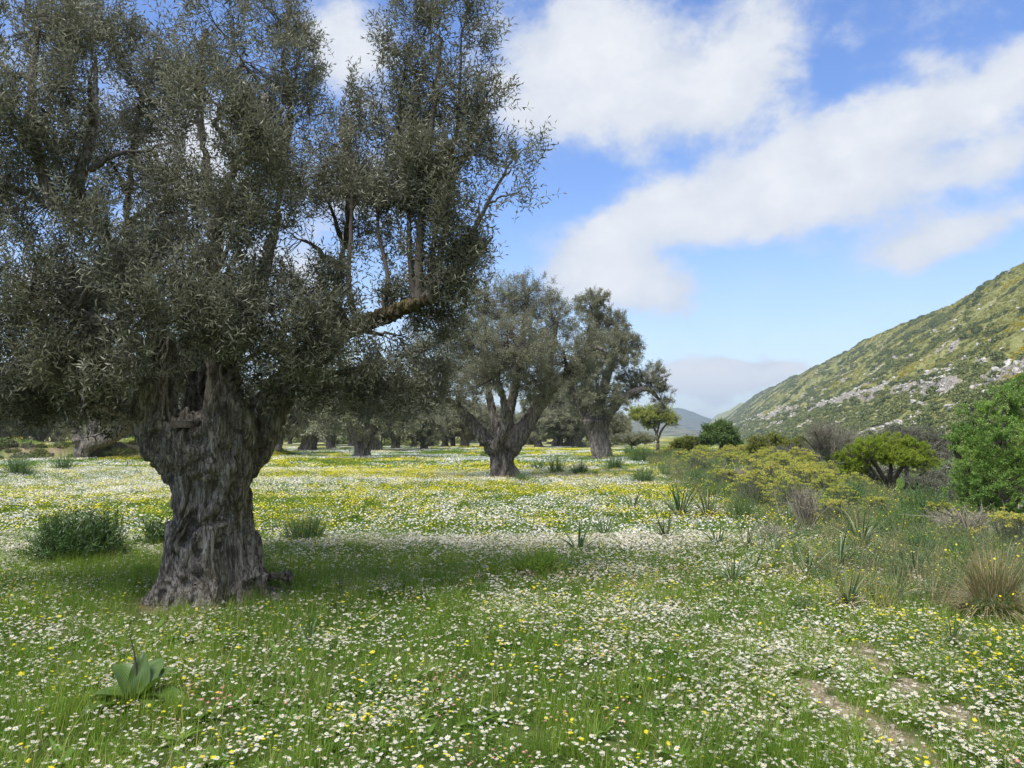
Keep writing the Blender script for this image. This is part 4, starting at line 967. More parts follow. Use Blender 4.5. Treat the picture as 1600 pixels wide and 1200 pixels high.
    blobs = blobs_px([
        (290, 585, 9.2, 55, 45, 2.0), (283, 598, 8.8, 30, 34, 4.0), (280, 600, 9.7, 44, 40, 4.0), (300, 575, 10.2, 60, 50, 3.0), (345, 600, 9.4, 50, 40, 2.0), (235, 600, 9.0, 45, 36, 1.6), (60, 632, 7.2, 70, 34, 1.8), (150, 640, 7.8, 50, 26, 1.6), (-30, 610, 7.2, 60, 40, 1.5), (560, 616, 7.8, 60, 28, .9), (640, 625, 8.3, 60, 24, .8), (480, 620, 8.3, 50, 24, .9), (700, 455, 7.5, 40, 30, 1.6), (690, 505, 7.8, 40, 26, 1.4), (640, 430, 7.7, 36, 34, 1.6), (600, 450, 7.8, 34, 34, 1.5),
        (175, 600, 7.0, 50, 36, 1.5), (90, 560, 6.5, 60, 40, 1.3),
        (55, 50, 7.0, 115, 85), (150, 40, 8.3, 70, 60), (60, 190, 6.7, 110, 85), (135, 130, 6.6, 70, 75), (60, 320, 7.0, 100, 75), (165, 250, 8.8, 80, 80), (40, 450, 6.6, 100, 80), (135, 440, 7.5, 75, 60), (60, 560, 6.9, 105, 60),
        (150, 560, 6.6, 85, 55), (20, 625, 7.6, 70, 36), (110, 615, 7.0, 60, 32), (200, 490, 9.0, 75, 70), (250, 150, 9.2, 70, 90), (-80, 120, 7.4, 100, 100), (-90, 320, 7.4, 100, 110), (-80, 520, 7.4, 90, 90), (215, 360, 8.6, 60, 60),
        (320, 60, 7.0, 85, 80), (400, 120, 8.5, 85, 80), (325, 180, 6.7, 75, 70), (420, 20, 9.0, 66, 60), (450, 210, 9.0, 75, 80), (470, 110, 9.0, 36, 70), (400, 300, 7.5, 80, 75), (290, 320, 9.0, 60, 80), (262, 410, 7.6, 60, 55),
        (350, 440, 7.0, 75, 65), (450, 380, 8.5, 75, 80), (520, 230, 8.8, 50, 90), (505, 340, 8.5, 65, 80), (560, 330, 8.5, 45, 80), (430, 500, 6.7, 75, 60), (350, 530, 6.9, 60, 40), (500, 450, 7.5, 75, 60), (520, 565, 7.1, 80, 58),
        (450, 595, 7.5, 60, 40), (600, 600, 7.6, 75, 45), (180, 600, 6.6, 50, 36), (300, 480, 6.7, 60, 60), (660, 590, 8.4, 50, 40), (280, 110, 8.0, 60, 60),
        (655, 50, 7.6, 66, 75), (725, 50, 7.6, 48, 75), (690, 150, 7.6, 85, 65), (630, 200, 8.0, 50, 80), (755, 165, 7.4, 42, 55), (700, 250, 7.4, 90, 60), (790, 255, 7.4, 48, 40), (640, 310, 7.8, 70, 70), (740, 330, 7.3, 62, 48), (600, 400, 8.2, 75, 60),
        (700, 400, 7.6, 66, 46), (560, 450, 8.0, 70, 55), (620, 540, 8.0, 70, 45), (690, 470, 8.0, 55, 40), (230, 500, 6.4, 60, 70), (180, 400, 6.3, 60, 50), (370, 330, 6.6, 50, 60), (470, 540, 6.7, 60, 50), (400, 240, 6.7, 60, 60), (130, 330, 6.2, 70, 36), (280, 250, 7.0, 50, 70), (360, 480, 6.5, 60, 50), (530, 500, 7.2, 50, 40), (545, 290, 8.2, 36, 60), (690, 330, 7.1, 40, 60), (650, 250, 7.2, 40, 50), (765, 330, 7.3, 44, 40, 1.9), (735, 395, 7.4, 44, 34, 1.8), (800, 275, 7.35, 34, 28, 2.0), (600, 330, 8.0, 44, 50, 1.3), (700, 430, 7.3, 36, 26, 1.6), (820, 240, 7.4, 26, 24, 1.2), (812, 310, 7.35, 24, 18, 1.2), (560, 180, 8.2, 26, 60)])
    blobs = [(c, r_, w_ * (.75 if c[2] > 4.6 else 1.0)) for c, r_, w_ in blobs]
    grow(root, loc, Lm + sh, blobs, M['olive_leaf'], M['twig'], 3500, 5, 15, 0.072, 0.0150, 0.36, up=.55, outw=.45, rjit=.45, wood=M['twig'], brad=.028, twr=.0048, seed=3, gap=.47)
big_olive()

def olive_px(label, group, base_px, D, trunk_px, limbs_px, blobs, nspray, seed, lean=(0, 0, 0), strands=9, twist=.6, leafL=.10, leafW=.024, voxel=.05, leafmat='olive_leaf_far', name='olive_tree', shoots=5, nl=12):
    """an olive built from photo columns and rows at its own distance D"""
    s = mpp(D); g = P(base_px[0], base_px[1], D); loc = np.array([g[0], D, Hs(g[0], D)]); dz_ = loc[2] - g[2]
    PP = lambda u, v, d=0.0: P(u, v, D + d)
    root = empty(name, loc, label, 'olive tree', group)
    mb = MB()
    top = PP(trunk_px[-1][0], trunk_px[-1][1]); rows = [(base_px[1], trunk_px[0][2])] + [(v, r) for u, v, r in trunk_px[1:]]
    rp = [((base_px[1] - v) / (base_px[1] - trunk_px[-1][1]), r * s) for v, r in rows]
    strand_trunk(mb, loc.copy(), top, rp, strands, twist, seed, np.array(lean, float), .8)
    Lm = []
    for px, rad in limbs_px:
        Lm.append(limb(np.array([PP(*q_) for q_ in px]), np.array(rad) * s, 20)); tubes(mb, *Lm[-1], 12, caps=True)
    remeshed(mb, 'trunk', M['bark_far'], voxel, root, loc, 0.045, 0.012)
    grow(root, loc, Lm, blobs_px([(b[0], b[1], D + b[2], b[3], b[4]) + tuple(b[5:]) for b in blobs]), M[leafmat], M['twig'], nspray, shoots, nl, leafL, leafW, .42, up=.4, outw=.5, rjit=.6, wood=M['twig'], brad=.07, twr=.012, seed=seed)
    return root
olive_px('old olive tree with twisted forked trunk and round crown in the middle of the meadow', None, (788, 749), 28.4,
         [(788, 749, 27), (784, 728, 20), (780, 705, 20), (778, 686, 24)],
         [([(770, 705, 0), (755, 680, -.2), (735, 655, -.4), (705, 628, -.6), (672, 622, -.8)], [14, 11, 8, 6, 4]), ([(760, 690, -.3), (738, 672, -.5), (722, 650, -.7), (716, 625, -.8)], [9, 7, 5, 4]),
          ([(785, 700, 0), (795, 650, .2), (805, 600, .3), (818, 520, .3), (822, 460, .2)], [16, 10, 8, 6, 3]), ([(795, 705, 0), (822, 665, .2), (845, 630, .3), (880, 590, .2), (925, 545, 0), (950, 552, 0)], [17, 14, 11, 8, 6, 3]),
          ([(780, 690, .5), (765, 620, 1), (760, 540, 1.2), (755, 480, 1.2)], [10, 7, 5, 3]), ([(775, 700, -.4), (790, 655, -1), (780, 600, -1.4), (770, 550, -1.5)], [12, 8, 6, 4]),
          ([(845, 630, .3), (860, 570, .2), (870, 500, 0)], [8, 6, 4])],
         [(675, 560, -.5, 45, 45), (720, 520, .5, 50, 45), (700, 600, -.8, 55, 26), (770, 475, .6, 55, 45), (825, 465, .2, 50, 40), (865, 500, 0, 45, 45), (880, 560, -.4, 45, 40), (800, 540, -1.6, 70, 55), (760, 590, -1.4, 55, 36), (840, 600, -.8, 45, 28), (740, 560, 1.5, 60, 50), (820, 560, 1.6, 60, 50), (915, 520, 0, 28, 32), (650, 530, .3, 26, 30), (655, 605, -.5, 46, 30), (715, 628, -1.0, 40, 18), (850, 618, -.8, 34, 18), (700, 470, .6, 22, 18), (905, 585, .2, 30, 26)],
         1700, 21, lean=(0.06, 0, 0), strands=9, twist=1.1)
olive_px('olive tree with straight knotty trunk and crown leaning right, next right of the middle olive', None, (943, 719), 50,
         [(943, 719, 20), (940, 700, 17), (934, 680, 18), (928, 655, 22)],
         [([(928, 670, 0), (920, 630, 0), (922, 570, 0), (930, 500, 0)], [14, 9, 7, 4]), ([(938, 670, 0), (955, 640, 0), (985, 615, 0), (1012, 608, 0), (1030, 625, 0)], [13, 9, 7, 5, 3]), ([(930, 665, .5), (945, 600, 1), (965, 540, 1), (975, 520, 1)], [11, 8, 6, 4]),
          ([(920, 665, 0), (905, 635, 0), (893, 610, 0)], [9, 6, 4])],
         [(920, 480, 0, 26, 28), (950, 510, 1, 34, 36), (975, 550, 0, 30, 32), (930, 560, -1.5, 42, 42), (900, 600, 0, 30, 34), (945, 620, -1.5, 40, 28), (985, 600, 1, 28, 26), (1022, 590, 0, 22, 26), (1035, 622, 0, 16, 24), (935, 465, 0, 18, 14), (990, 540, 0, 14, 16), (905, 640, 0, 20, 14)],
         1150, 31, strands=8, twist=.4, leafL=.15, leafW=.042, voxel=.06)
olive_px('low olive tree with short pale trunk and heavy limb reaching right, behind the big tree', None, (130, 716), 52,
         [(130, 716, 17), (132, 704, 14), (134, 694, 18), (136, 685, 20)],
         [([(134, 700, 0), (150, 690, -.4), (172, 684, -.6), (198, 664, -.6), (222, 640, -.5)], [13, 12, 12, 11, 8]), ([(130, 694, 0), (118, 672, 0), (112, 640, 0), (105, 600, 0)], [10, 6, 5, 3]), ([(140, 690, 0), (150, 650, .5), (160, 600, .6), (165, 550, .6)], [9, 7, 5, 3])],
         [(100, 610, 0, 50, 36), (165, 590, 0, 50, 40), (225, 610, -.5, 45, 40), (135, 560, .5, 60, 36), (60, 620, .5, 36, 26), (200, 640, 0, 30, 16), (180, 645, -1.5, 36, 18), (150, 640, -1.8, 30, 20), (215, 625, -1.6, 40, 24)],
         900, 41, strands=7, leafL=.15, leafW=.042, voxel=.07)

# --- the grove: five kinds of far olive, then copies
def synth_olive(seed, hgt, crown, trad, label, group, loc=(0, 0, 0), nspray=380, leafL=.30, leafW=.088, twist=.6, fork=3):
    rg = np.random.default_rng(seed); loc = np.array(loc, float)
    root = empty('olive_tree', loc, label, 'olive tree', group); mb = MB()
    th = hgt * rg.uniform(.20, .28); ln = np.array([rg.normal(0, .12), rg.normal(0, .12), 0]) * th
    strand_trunk(mb, loc, loc + np.array([0, 0, th]) + ln, [(0, trad * 1.05), (.25, trad * .82), (.6, trad * .78), (1, trad * .95)], 7, twist, seed, None, .45)
    Lm = []; bl = []
    for k in range(fork + 2):
        a = 6.283 * (k + rg.random() * .5) / (fork + 2); rr = crown * rg.uniform(.35, .7); e = np.array([math.cos(a) * rr, math.sin(a) * rr, hgt * rg.uniform(.55, .8)])
        s0 = loc + ln + np.array([math.cos(a), math.sin(a), 0]) * trad * .4 + np.array([0, 0, th * .7]); m_ = loc + ln + np.array([e[0] * .55, e[1] * .55, th + (e[2] - th) * .35])
        Lm.append(limb(np.array([s0, m_, loc + e]), np.array([trad * .55, trad * .3, .06]), 12)); tubes(mb, *Lm[-1], 9, caps=True)
    for k in range(15):
        a = 6.283 * (k * .382 + rg.random() * .1); rr = crown * math.sqrt((k + .5) / 15) * .8; zt = hgt * (0.84 - .38 * (rr / crown) ** 2 * rg.uniform(.6, 1.5))
        b = crown * rg.uniform(.28, .42); bl.append((loc + np.array([math.cos(a) * rr, math.sin(a) * rr, zt - b * .35]), (b, b, b * .85), 1.0))
        if k % 2: bl.append((loc + np.array([math.cos(a) * rr * 1.05, math.sin(a) * rr * 1.05, hgt * .29 + rg.uniform(0, .6)]), (b * 1.1, b * 1.1, b * .62), .8))
    remeshed(mb, 'trunk', M['bark_far'], .085, root, loc, .045, .012)
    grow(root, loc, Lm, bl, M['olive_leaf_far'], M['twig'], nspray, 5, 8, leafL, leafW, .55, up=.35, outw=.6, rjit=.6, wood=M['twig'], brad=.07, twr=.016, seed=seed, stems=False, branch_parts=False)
    return root
def copy_thing(o, loc, rz, sc, label=None, group=None):
    c = o.copy(); scene.collection.objects.link(c); c.location = loc; c.rotation_euler = (0, 0, rz); c.scale = sc if hasattr(sc, '__len__') else (sc, sc, sc)
    if label: c['label'] = label
    if group: c['group'] = group
    for ch in list(o.children):
        d = ch.copy(); scene.collection.objects.link(d); d.parent = c
        for g in list(ch.children):
            e = g.copy(); scene.collection.objects.link(e); e.parent = d
    return c
GG = 'olive trees of the grove behind the meadow'
GROVE = [  # photo column, base row, trunk half width px, proto, label
    (432, 711, 12, 0, 'olive tree just right of the big trunk, its base half hidden by it'),
    (480, 706, 17, 1, 'stout olive tree with wide fluted trunk, first clear trunk right of the big tree'),
    (517, 702, 9, 2, 'thin dark olive tree between the stout fluted trunk and the pale leaning trunk'),
    (566, 717, 19, 3, 'olive tree with pale smooth leaning trunk, nearest of the grove trunks'),
    (590, 706, 12, 4, 'slim olive tree directly behind the pale leaning trunk'),
    (618, 703, 10, 0, 'olive tree with spreading roots right of the pale leaning trunk'),
    (646, 700, 7, 2, 'small far olive tree left of the round lone olive'),
    (664, 703, 8, 1, 'small round olive tree with short dark stem in the open gap of the grove'),
    (695, 698, 7, 4, 'small far olive tree right of the round one in the gap'),
    (726, 699, 10, 3, 'small olive tree just left of the middle olive trunk'),
    (757, 697, 7, 0, 'far olive tree partly hidden by the middle olive trunk'),
    (842, 700, 9, 1, 'far olive tree just right of the middle olive trunk'),
    (868, 699, 8, 2, 'dark olive tree between the middle and the right olive, left one'),
    (893, 698, 9, 4, 'dark olive tree close left of the knotty right olive'),
    (60, 700, 9, 0, 'olive tree standing on the earth bank at far left'),
    (200, 702, 10, 2, 'olive tree behind the heavy reaching limb at left'),
    (10, 701, 9, 4, 'olive tree at the left photo edge above the earth bank'),
    (300, 702, 10, 3, 'olive tree hidden behind the big trunk'),
]
protos = []
for k, (hg, cr, tr_) in enumerate([(6.6, 3.6, .62), (6.0, 3.3, .8), (6.8, 3.4, .5), (6.3, 3.8, .75), (5.6, 3.0, .5)]):
    protos.append(synth_olive(200 + k, hg, cr, tr_, 'x', GG))
PR = [.62, .8, .5, .75, .5]
used = [False] * 5
def put(k, loc, rz, sc, label, group):
    if not used[k]:
        used[k] = True; o = protos[k]; o.location = loc; o.rotation_euler = (0, 0, rz); o.scale = (sc, sc, sc); o['label'] = label; o['group'] = group; return o
    return copy_thing(protos[k], loc, rz, sc, label, group)
for i, (u, v, tw, k, lab) in enumerate(GROVE):
    D = 1.6 * FPX / (v - 680.0) * 1.0; g = P(u, v, D); sc = max(.75, min(1.35, tw * mpp(D) / PR[k]))
    put(k, (g[0], D, Hs(g[0], D) - .03), rng.random() * 6.28, sc, lab, GG)
for i in range(90):
    D = 95 + 110 * (i % 3 + rng.random()) / 3; u = -200 + 1180 * (i + rng.random()) / 90; x = P(u, 700, D)[0]
    put(int(rng.integers(0, 5)), (x, D, Hs(x, D)), rng.random() * 6.28, .8 + .35 * rng.random(), 'far grey olive tree in the back rows of the grove', 'olive trees in the back rows of the grove')

# ------------------------------------------------------------------ other trees and bushes
def tree_px(name, label, cat, base_px, D, limbs_px, blobs, nspray, leafmat, barkmat, leafL, leafW, shootL, group=None, shoots=4, nl=10, zbase=None, seed=5, up=.4, outw=.6, rjit=.6, brad=.03, twr=.006, skip=.35, dep=1.0):
    g = P(base_px[0], base_px[1], D); loc = np.array([g[0], D, Hs(g[0], D)])
    root = empty(name, loc, label, cat, group); s = mpp(D); mb = MB(); Lm = []
    for px, rad in limbs_px:
        pts = [P(q_[0], q_[1], D + (q_[2] if len(q_) > 2 else 0)) for q_ in px]
        pts, r = limb(np.array(pts), np.array(rad) * s, 16); pts += rng.normal(0, .25, pts.shape) * r[:, None]; Lm.append((pts, r))
        low = pts.copy()
        tubes(mb, pts, r, 8, caps=True)
    for q_, rr in [(Lm[0][0][0], Lm[0][1][0])]:
        if q_[2] > loc[2] - .05: tubes(mb, np.array([[q_[0], q_[1], loc[2] - .1], q_]), np.array([rr * 1.25, rr]), 8, caps=True)
    mb.obj('trunk', barkmat, root, smooth=True, origin=loc)
    grow(root, loc, Lm, blobs_px([(b[0], b[1], D + b[2], b[3], b[4]) + tuple(b[5:]) for b in blobs], dep), M[leafmat], barkmat, nspray, shoots, nl, leafL, leafW, shootL, up=up, outw=outw, rjit=rjit, wood=barkmat, brad=brad, twr=twr, seed=seed, skip=skip, branch_parts=(nspray > 1000))
    return root
# mastic with flat top beyond the bank
tree_px('mastic_tree', 'small mastic tree with flat bright yellow-green top and dark spreading branches beyond the bank', 'tree', (1385, 796), 24,
        [([(1388, 800), (1386, 770), (1380, 745), (1360, 715)], [7, 6, 4, 2]), ([(1386, 780), (1370, 750), (1335, 728), (1312, 725)], [5, 3.5, 2.4, 1.2]), ([(1390, 780), (1400, 745), (1425, 715), (1445, 712)], [5, 3.5, 2.4, 1.2]),
         ([(1388, 770, .2), (1392, 730, .4), (1398, 700, .5)], [4, 3, 1.5]), ([(1384, 770, -.2), (1365, 735, -.5), (1345, 710, -.6)], [3.5, 2.5, 1.2]), ([(1392, 790, 0), (1420, 755, .3), (1450, 735, .3)], [3, 2, 1])],
        [(1330, 715, 0, 26, 16), (1360, 700, -.5, 30, 17), (1390, 694, 0, 34, 15), (1425, 702, 0, 30, 17), (1446, 722, 0, 18, 14), (1320, 738, 0, 18, 10), (1395, 705, .8, 40, 16), (1370, 712, .6, 34, 14), (1410, 715, -.6, 30, 14), (1340, 728, -.3, 20, 12), (1352, 692, 0, 18, 10), (1452, 738, 0, 14, 10, .6)],
        1050, 'mastic', M['dark_bark'], .045, .022, .14, shoots=5, nl=12, up=.7, seed=51, twr=.005, dep=1.3)
# bright oak at the right edge
tree_px('oak_tree', 'bright green oak bush tree filling the right edge below the hill', 'tree', (1570, 860), 15,
        [([(1572, 870), (1565, 800), (1560, 730), (1570, 640)], [12, 9, 7, 3]), ([(1568, 820), (1530, 770), (1500, 720), (1490, 690)], [7, 5, 4, 2]), ([(1572, 800), (1620, 740), (1660, 680)], [8, 6, 3]), ([(1566, 780, .5), (1600, 700, .8), (1640, 620, .8)], [7, 5, 3]), ([(1570, 840, -.3), (1540, 820, -.8), (1510, 800, -.9)], [5, 4, 2])],
        [(1575, 628, 0, 30, 26), (1530, 655, 0, 34, 28), (1500, 690, 0, 26, 26), (1565, 690, -.6, 50, 40), (1620, 650, 0, 55, 45), (1515, 730, -.4, 34, 32), (1570, 760, -.8, 50, 40), (1530, 785, -.6, 34, 30), (1640, 740, 0, 60, 60), (1590, 820, -.7, 50, 30), (1550, 835, -.9, 30, 20), (1500, 765, 0, 22, 20), (1600, 600, .5, 30, 22), (1680, 660, .5, 50, 60), (1650, 820, 0, 50, 40), (1560, 720, .9, 60, 60)],
        1300, 'oak', M['dark_bark'], .050, .026, .16, shoots=5, nl=11, up=.45, seed=52, twr=.005)
tree_px('spring_tree', 'thin tree with pale fresh leaves and two dark stems under the right olive crown', 'tree', (1026, 690), 75,
        [([(1028, 692), (1026, 678), (1018, 664), (1004, 652)], [2.4, 2, 1.4, .8]), ([(1028, 688), (1034, 672), (1044, 660), (1052, 652)], [2, 1.6, 1.2, .8]), ([(1026, 680), (1030, 660), (1028, 644)], [1.6, 1.2, .7])],
        [(1004, 650, 0, 20, 10), (1028, 644, 0, 22, 12), (1048, 656, 0, 14, 9), (1016, 662, .5, 14, 7), (992, 642, 0, 12, 6)], 420, 'spring', M['dark_bark'], .16, .07, .5, shoots=4, nl=8, up=.5, seed=53, twr=.02, brad=.06)
tree_px('green_tree', 'small rich green leafy tree at the foot of the hill behind the spurge', 'tree', (1126, 700), 52,
        [([(1127, 704), (1126, 688), (1122, 674), (1118, 664)], [3, 2.4, 1.6, .8]), ([(1127, 694), (1138, 680), (1146, 676)], [2, 1.5, .8]), ([(1126, 692), (1110, 682), (1104, 676)], [2, 1.4, .8])],
        [(1112, 672, 0, 14, 9), (1128, 668, 0, 15, 10), (1140, 680, 0, 15, 10), (1120, 684, -.5, 22, 10), (1106, 684, 0, 12, 9), (1150, 692, 0, 10, 7)], 420, 'green_leaf', M['dark_bark'], .12, .06, .35, shoots=5, nl=9, seed=54, twr=.015, brad=.04)
def bush_px(name, label, group, u, v, D, ru, rv, leafmat, nspray, leafL, leafW, shootL, bark=None, seed=1, nstem=7, **kw):
    rg = np.random.default_rng(seed); lim = []
    for k in range(nstem):
        a = (k / (nstem - 1) - .5) * 2
        lim.append(([(u + a * 3, v + 2, 0), (u + a * ru * .45, v - rv * .55, rg.normal(0, .3) * ru * mpp(D)), (u + a * ru * .8, v - rv * (1.1 + .5 * (1 - abs(a))), rg.normal(0, .5) * ru * mpp(D))], [ru * .045, ru * .03, ru * .012]))
    bl = []
    for k in range(12):
        a = rg.uniform(-.75, .75); bl.append((u + a * ru, v - rv * (.40 + 1.0 * rg.random() * (1 - a * a * .7)), rg.normal(0, .45) * ru * mpp(D), ru * rg.uniform(.3, .45), rv * rg.uniform(.35, .5)))
    return tree_px(name, label, 'shrub', (u, v), D, lim, bl, nspray, leafmat, bark or M['dark_bark'], leafL, leafW, shootL, group, seed=seed, brad=ru * .02 * mpp(D), twr=ru * .006 * mpp(D), **kw)
BG = 'scrub in the dip between the meadow and the hill'
bush_px('round_shrub', 'rounded olive green shrub right of the small green tree below the hill', BG, 1212, 714, 42, 46, 22, 'broom', 600, .09, .045, .28, seed=61)
bush_px('bare_shrub', 'tall grey nearly leafless shrub with dense twigs behind the mastic tree', BG, 1300, 722, 36, 60, 38, 'grey_scrub', 700, .07, .018, .5, bark=M['dead'], seed=62, nstem=15, nl=6, up=.7)
bush_px('grey_shrub', 'soft grey green shrub in front of the bare shrub', BG, 1245, 728, 33, 36, 18, 'grey_scrub', 450, .07, .025, .26, seed=63)
bush_px('grey_shrub', 'wide grey green shrub band left behind the oak', BG, 1420, 722, 44, 70, 34, 'grey_scrub', 600, .10, .035, .34, seed=64)
bush_px('grey_shrub', 'grey brown shrub in the shade right of the mastic tree', BG, 1452, 792, 22, 40, 34, 'grey_scrub', 500, .05, .02, .22, seed=65)
bush_px('low_bush', 'low dark olive bush on the horizon between the right olive and the pale spring tree', None, 990, 694, 72, 34, 9, 'olive_leaf_far', 300, .2, .06, .4, seed=66)
bush_px('round_shrub', 'small yellow green shrub behind the spurge left of the small green tree', BG, 1075, 702, 56, 26, 12, 'broom', 300, .11, .05, .3, seed=67)
bush_px('grey_shrub', 'dull green shrub low between the mastic tree and the bare shrub', BG, 1335, 760, 27, 34, 26, 'grey_scrub', 400, .06, .024, .24, seed=68)
bush_px('round_shrub', 'green shrub at the foot of the oak near the right edge', BG, 1510, 850, 13.5, 34, 28, 'grey_scrub', 350, .035, .014, .14, seed=69)
sc_sh = [shrub_blob('scrub', 500, M['hill_shrub'], .75, .22) for _ in range(3)] + [shrub_blob('scrub', 420, M['grey_scrub'], .7, .2) for _ in range(2)]
for i in range(46):
    q = 26 + 150 * (i + rng.random()) / 46; p = 9 + 46 * rng.random(); x, y = xy(p, q); sc = rng.uniform(.9, 2.2)
    o = link(bpy.data.objects.new('scrub_bush', sc_sh[int(rng.integers(0, 5))])); o.location = (x, y, Hs(x, y) - .1); o.scale = (sc, sc, sc * rng.uniform(.8, 1.2)); o.rotation_euler = (0, 0, rng.random() * 6.28)
    tag(o, 'grey green scrub bush in the dip below the hill', 'bush', 'scrub bushes in the dip')

for i in range(70):
    D = 108 + 110 * rng.random(); u = -150 + 1130 * (i + rng.random()) / 70; x = P(u, 700, D)[0]; sc = rng.uniform(1.0, 2.3)
    o = link(bpy.data.objects.new('undergrowth_bush', sc_sh[int(rng.integers(0, 5))])); o.location = (x, D, Hs(x, D) - .1); o.scale = (sc * 1.6, sc, sc * rng.uniform(.7, 1.1)); o.rotation_euler = (0, 0, rng.random() * 6.28)
    tag(o, 'low dark bush between the far trunks of the grove', 'bush', 'bushes under the back of the grove')
for i in range(34):
    u = -40 + 225 * (i + rng.random()) / 34; x = P(u, 700, 52)[0]; D = 52 + 3.0 * math.sin(x * .21) - (x + 26) * .10 + rng.uniform(-1.4, 1.2); sc = rng.uniform(.25, .75)
    o = link(bpy.data.objects.new('bank_bush', sc_sh[int(rng.integers(0, 5))])); o.location = (x, D, Hs(x, D) - .08); o.scale = (sc * 1.3, sc, sc); o.rotation_euler = (0, 0, rng.random() * 6.28)
    tag(o, 'small weedy bush on the brown earth bank at far left', 'bush', 'weedy bushes on the earth bank')

# ------------------------------------------------------------------ herbaceous things
def stemmy(n, rad, lean, Lh, jitter=.1, rg=rng):
    a = rg.random(n) * 6.283; r = rad * np.sqrt(rg.random(n)); base = np.stack([r * np.cos(a), r * np.sin(a), 0 * a - .02], 1)
    ln = np.abs(rg.normal(0, lean, n)); L_ = Lh * (1 + rg.normal(0, jitter, n)) * (1 - .25 * ln)
    aa = a + rg.normal(0, .5, n)
    d = np.stack([np.sin(ln) * np.cos(aa), np.sin(ln) * np.sin(aa), np.cos(ln)], 1)
    return base, nrm(d), L_
def leafy_stems(mb, base, d, L_, nl, lL, lW, m, t0=.1, spread=1.0, rg=rng, bend=0.15):
    n = len(base); a = nrm(np.cross(d, rg.normal(0, 1, (n, 3)))); b = np.cross(d, a)
    for k in range(nl):
        t = t0 + (1 - t0) * (k + rg.random(n)) / nl; ang = k * 2.4
        side = a * math.cos(ang) + b * math.sin(ang)
        pos = base + d * (L_ * t)[:, None] - np.array([0, 0, bend]) * (t * t * L_ * np.hypot(d[:, 0], d[:, 1]))[:, None]
        leaves(mb, pos, d * .9 + side * spread + rg.normal(0, .2, (n, 3)), d + rg.normal(0, .3, (n, 3)), lL * (.7 + .6 * rg.random(n)), lW, m=m)
def place_copies(master, spots, group, catlabel=None):
    pass
def spurge_proto(seed, loc, label, group, n=85, hgt=.8, dens=1.0):
    rg = np.random.default_rng(seed); root = empty('spurge_shrub', loc, label, 'shrub', group)
    base, d, L_ = stemmy(n, .16, .50, hgt, .10, rg)
    mb = MB(); tubes(mb, np.stack([base, base + d * (L_ * .5)[:, None], base + d * L_[:, None]], 1), np.tile([.006, .005, .003], (n, 1)), 3, m=0); mb.obj('stems', M['dead'], root)
    mb = MB(); leafy_stems(mb, base, d, L_, 26, .055, .012, 0, .3, 1.0, rg, 0); mb.obj('foliage', M['euph_leaf'], root)
    mb = MB(); tip = base + d * L_[:, None]; rs = rg.random(n)
    keep = rg.random(n) < .85 * dens; tip, dd, rs = tip[keep], d[keep], rs[keep]; m = len(tip)
    for k in range(20):
        o = rg.normal(0, 1, (m, 3)); o[:, 2] = np.abs(o[:, 2]) * .6; o = nrm(o) * (.055 * (.3 + .7 * rg.random(m)))[:, None]; o[:, 2] *= .7
        dv = nrm(o + rg.normal(0, .02, (m, 3))); leaves(mb, tip + o, dv, np.array([0, 0, 1.0]) + rg.normal(0, .5, (m, 3)), .034, .030, rnd=np.clip(rs * .6 + .4 * rg.random(m), 0, 1))
    mb.obj('flower_heads', M['umbel'], root)
    return root
SG = 'yellow flowering spurge shrubs along the bank'
sp = [spurge_proto(300 + k, (0, 0, 0), 'x', SG, 80 + 10 * k, .72 + .06 * k, 1.0 if k < 3 else .6) for k in range(4)]
spu = [False] * 4
spots = []
for (u, v, D, s_, lab) in [(1310, 800, 15.5, .7, 'yellow spurge shrub in front of the mastic tree, left one'), (1370, 815, 14.6, .55, 'yellow spurge shrub directly below the mastic trunk'), (1425, 822, 14, .55, 'yellow spurge shrub right below the mastic tree'), (1470, 835, 13.2, .6, 'yellow spurge shrub between the mastic tree and the oak'),
                          (1235, 800, 16.5, .9, 'broad spurge shrub beside the grey dead twigs'), (1175, 800, 17, 1.0, 'green spurge shrub left of the grey dead twigs'), (1300, 828, 13.2, .7, 'spurge shrub with green foliage right of the grey dead twigs'), (1580, 875, 10.8, .75, 'spurge shrub near the right edge behind the brown tussock'),
                          (1195, 765, 21, 1.1, 'yellow spurge shrub on the crest behind the dead twigs'), (1250, 775, 19, 1.15, 'tall yellow spurge shrub on the crest of the bank'), (1130, 770, 22, 1.0, 'yellow spurge shrub at the left end of the near bank')]:
    spots.append((P(u, v, D)[0], D, s_, lab))
for i in range(64):
    q = 19 + 48 * ((i + rng.random()) / 64) ** 1.1; p = 2.5 - (i % 3 == 0) * rng.random() * .07 * q + (2.2 if q < 27 else 3.0) * rng.random() - (q > 40) * 1.0 * rng.random(); x, y = xy(p, q); spots.append((x, y, rng.uniform(.8, 1.25) * (.74 + .26 * float(sstep(q, 20, 30))), 'yellow green spurge shrub in the far mass along the bank'))
for i, (x, y, s_, lab) in enumerate(spots):
    k = int(rng.integers(0, 3)); lc = (x, y, Hs(x, y)); rz = rng.random() * 6.28
    if not spu[k]: spu[k] = True; o = sp[k]; o.location = lc; o.rotation_euler = (0, 0, rz); o.scale = (s_, s_, s_ * .95); o['label'] = lab
    else: copy_thing(sp[k], lc, rz, (s_, s_, s_ * .95), lab, SG)
o = sp[3]; g = P(1090, 730, 30); o.location = (g[0], 30, Hs(g[0], 30)); o['label'] = 'greener spurge shrub with few flower heads at the left end of the bank'

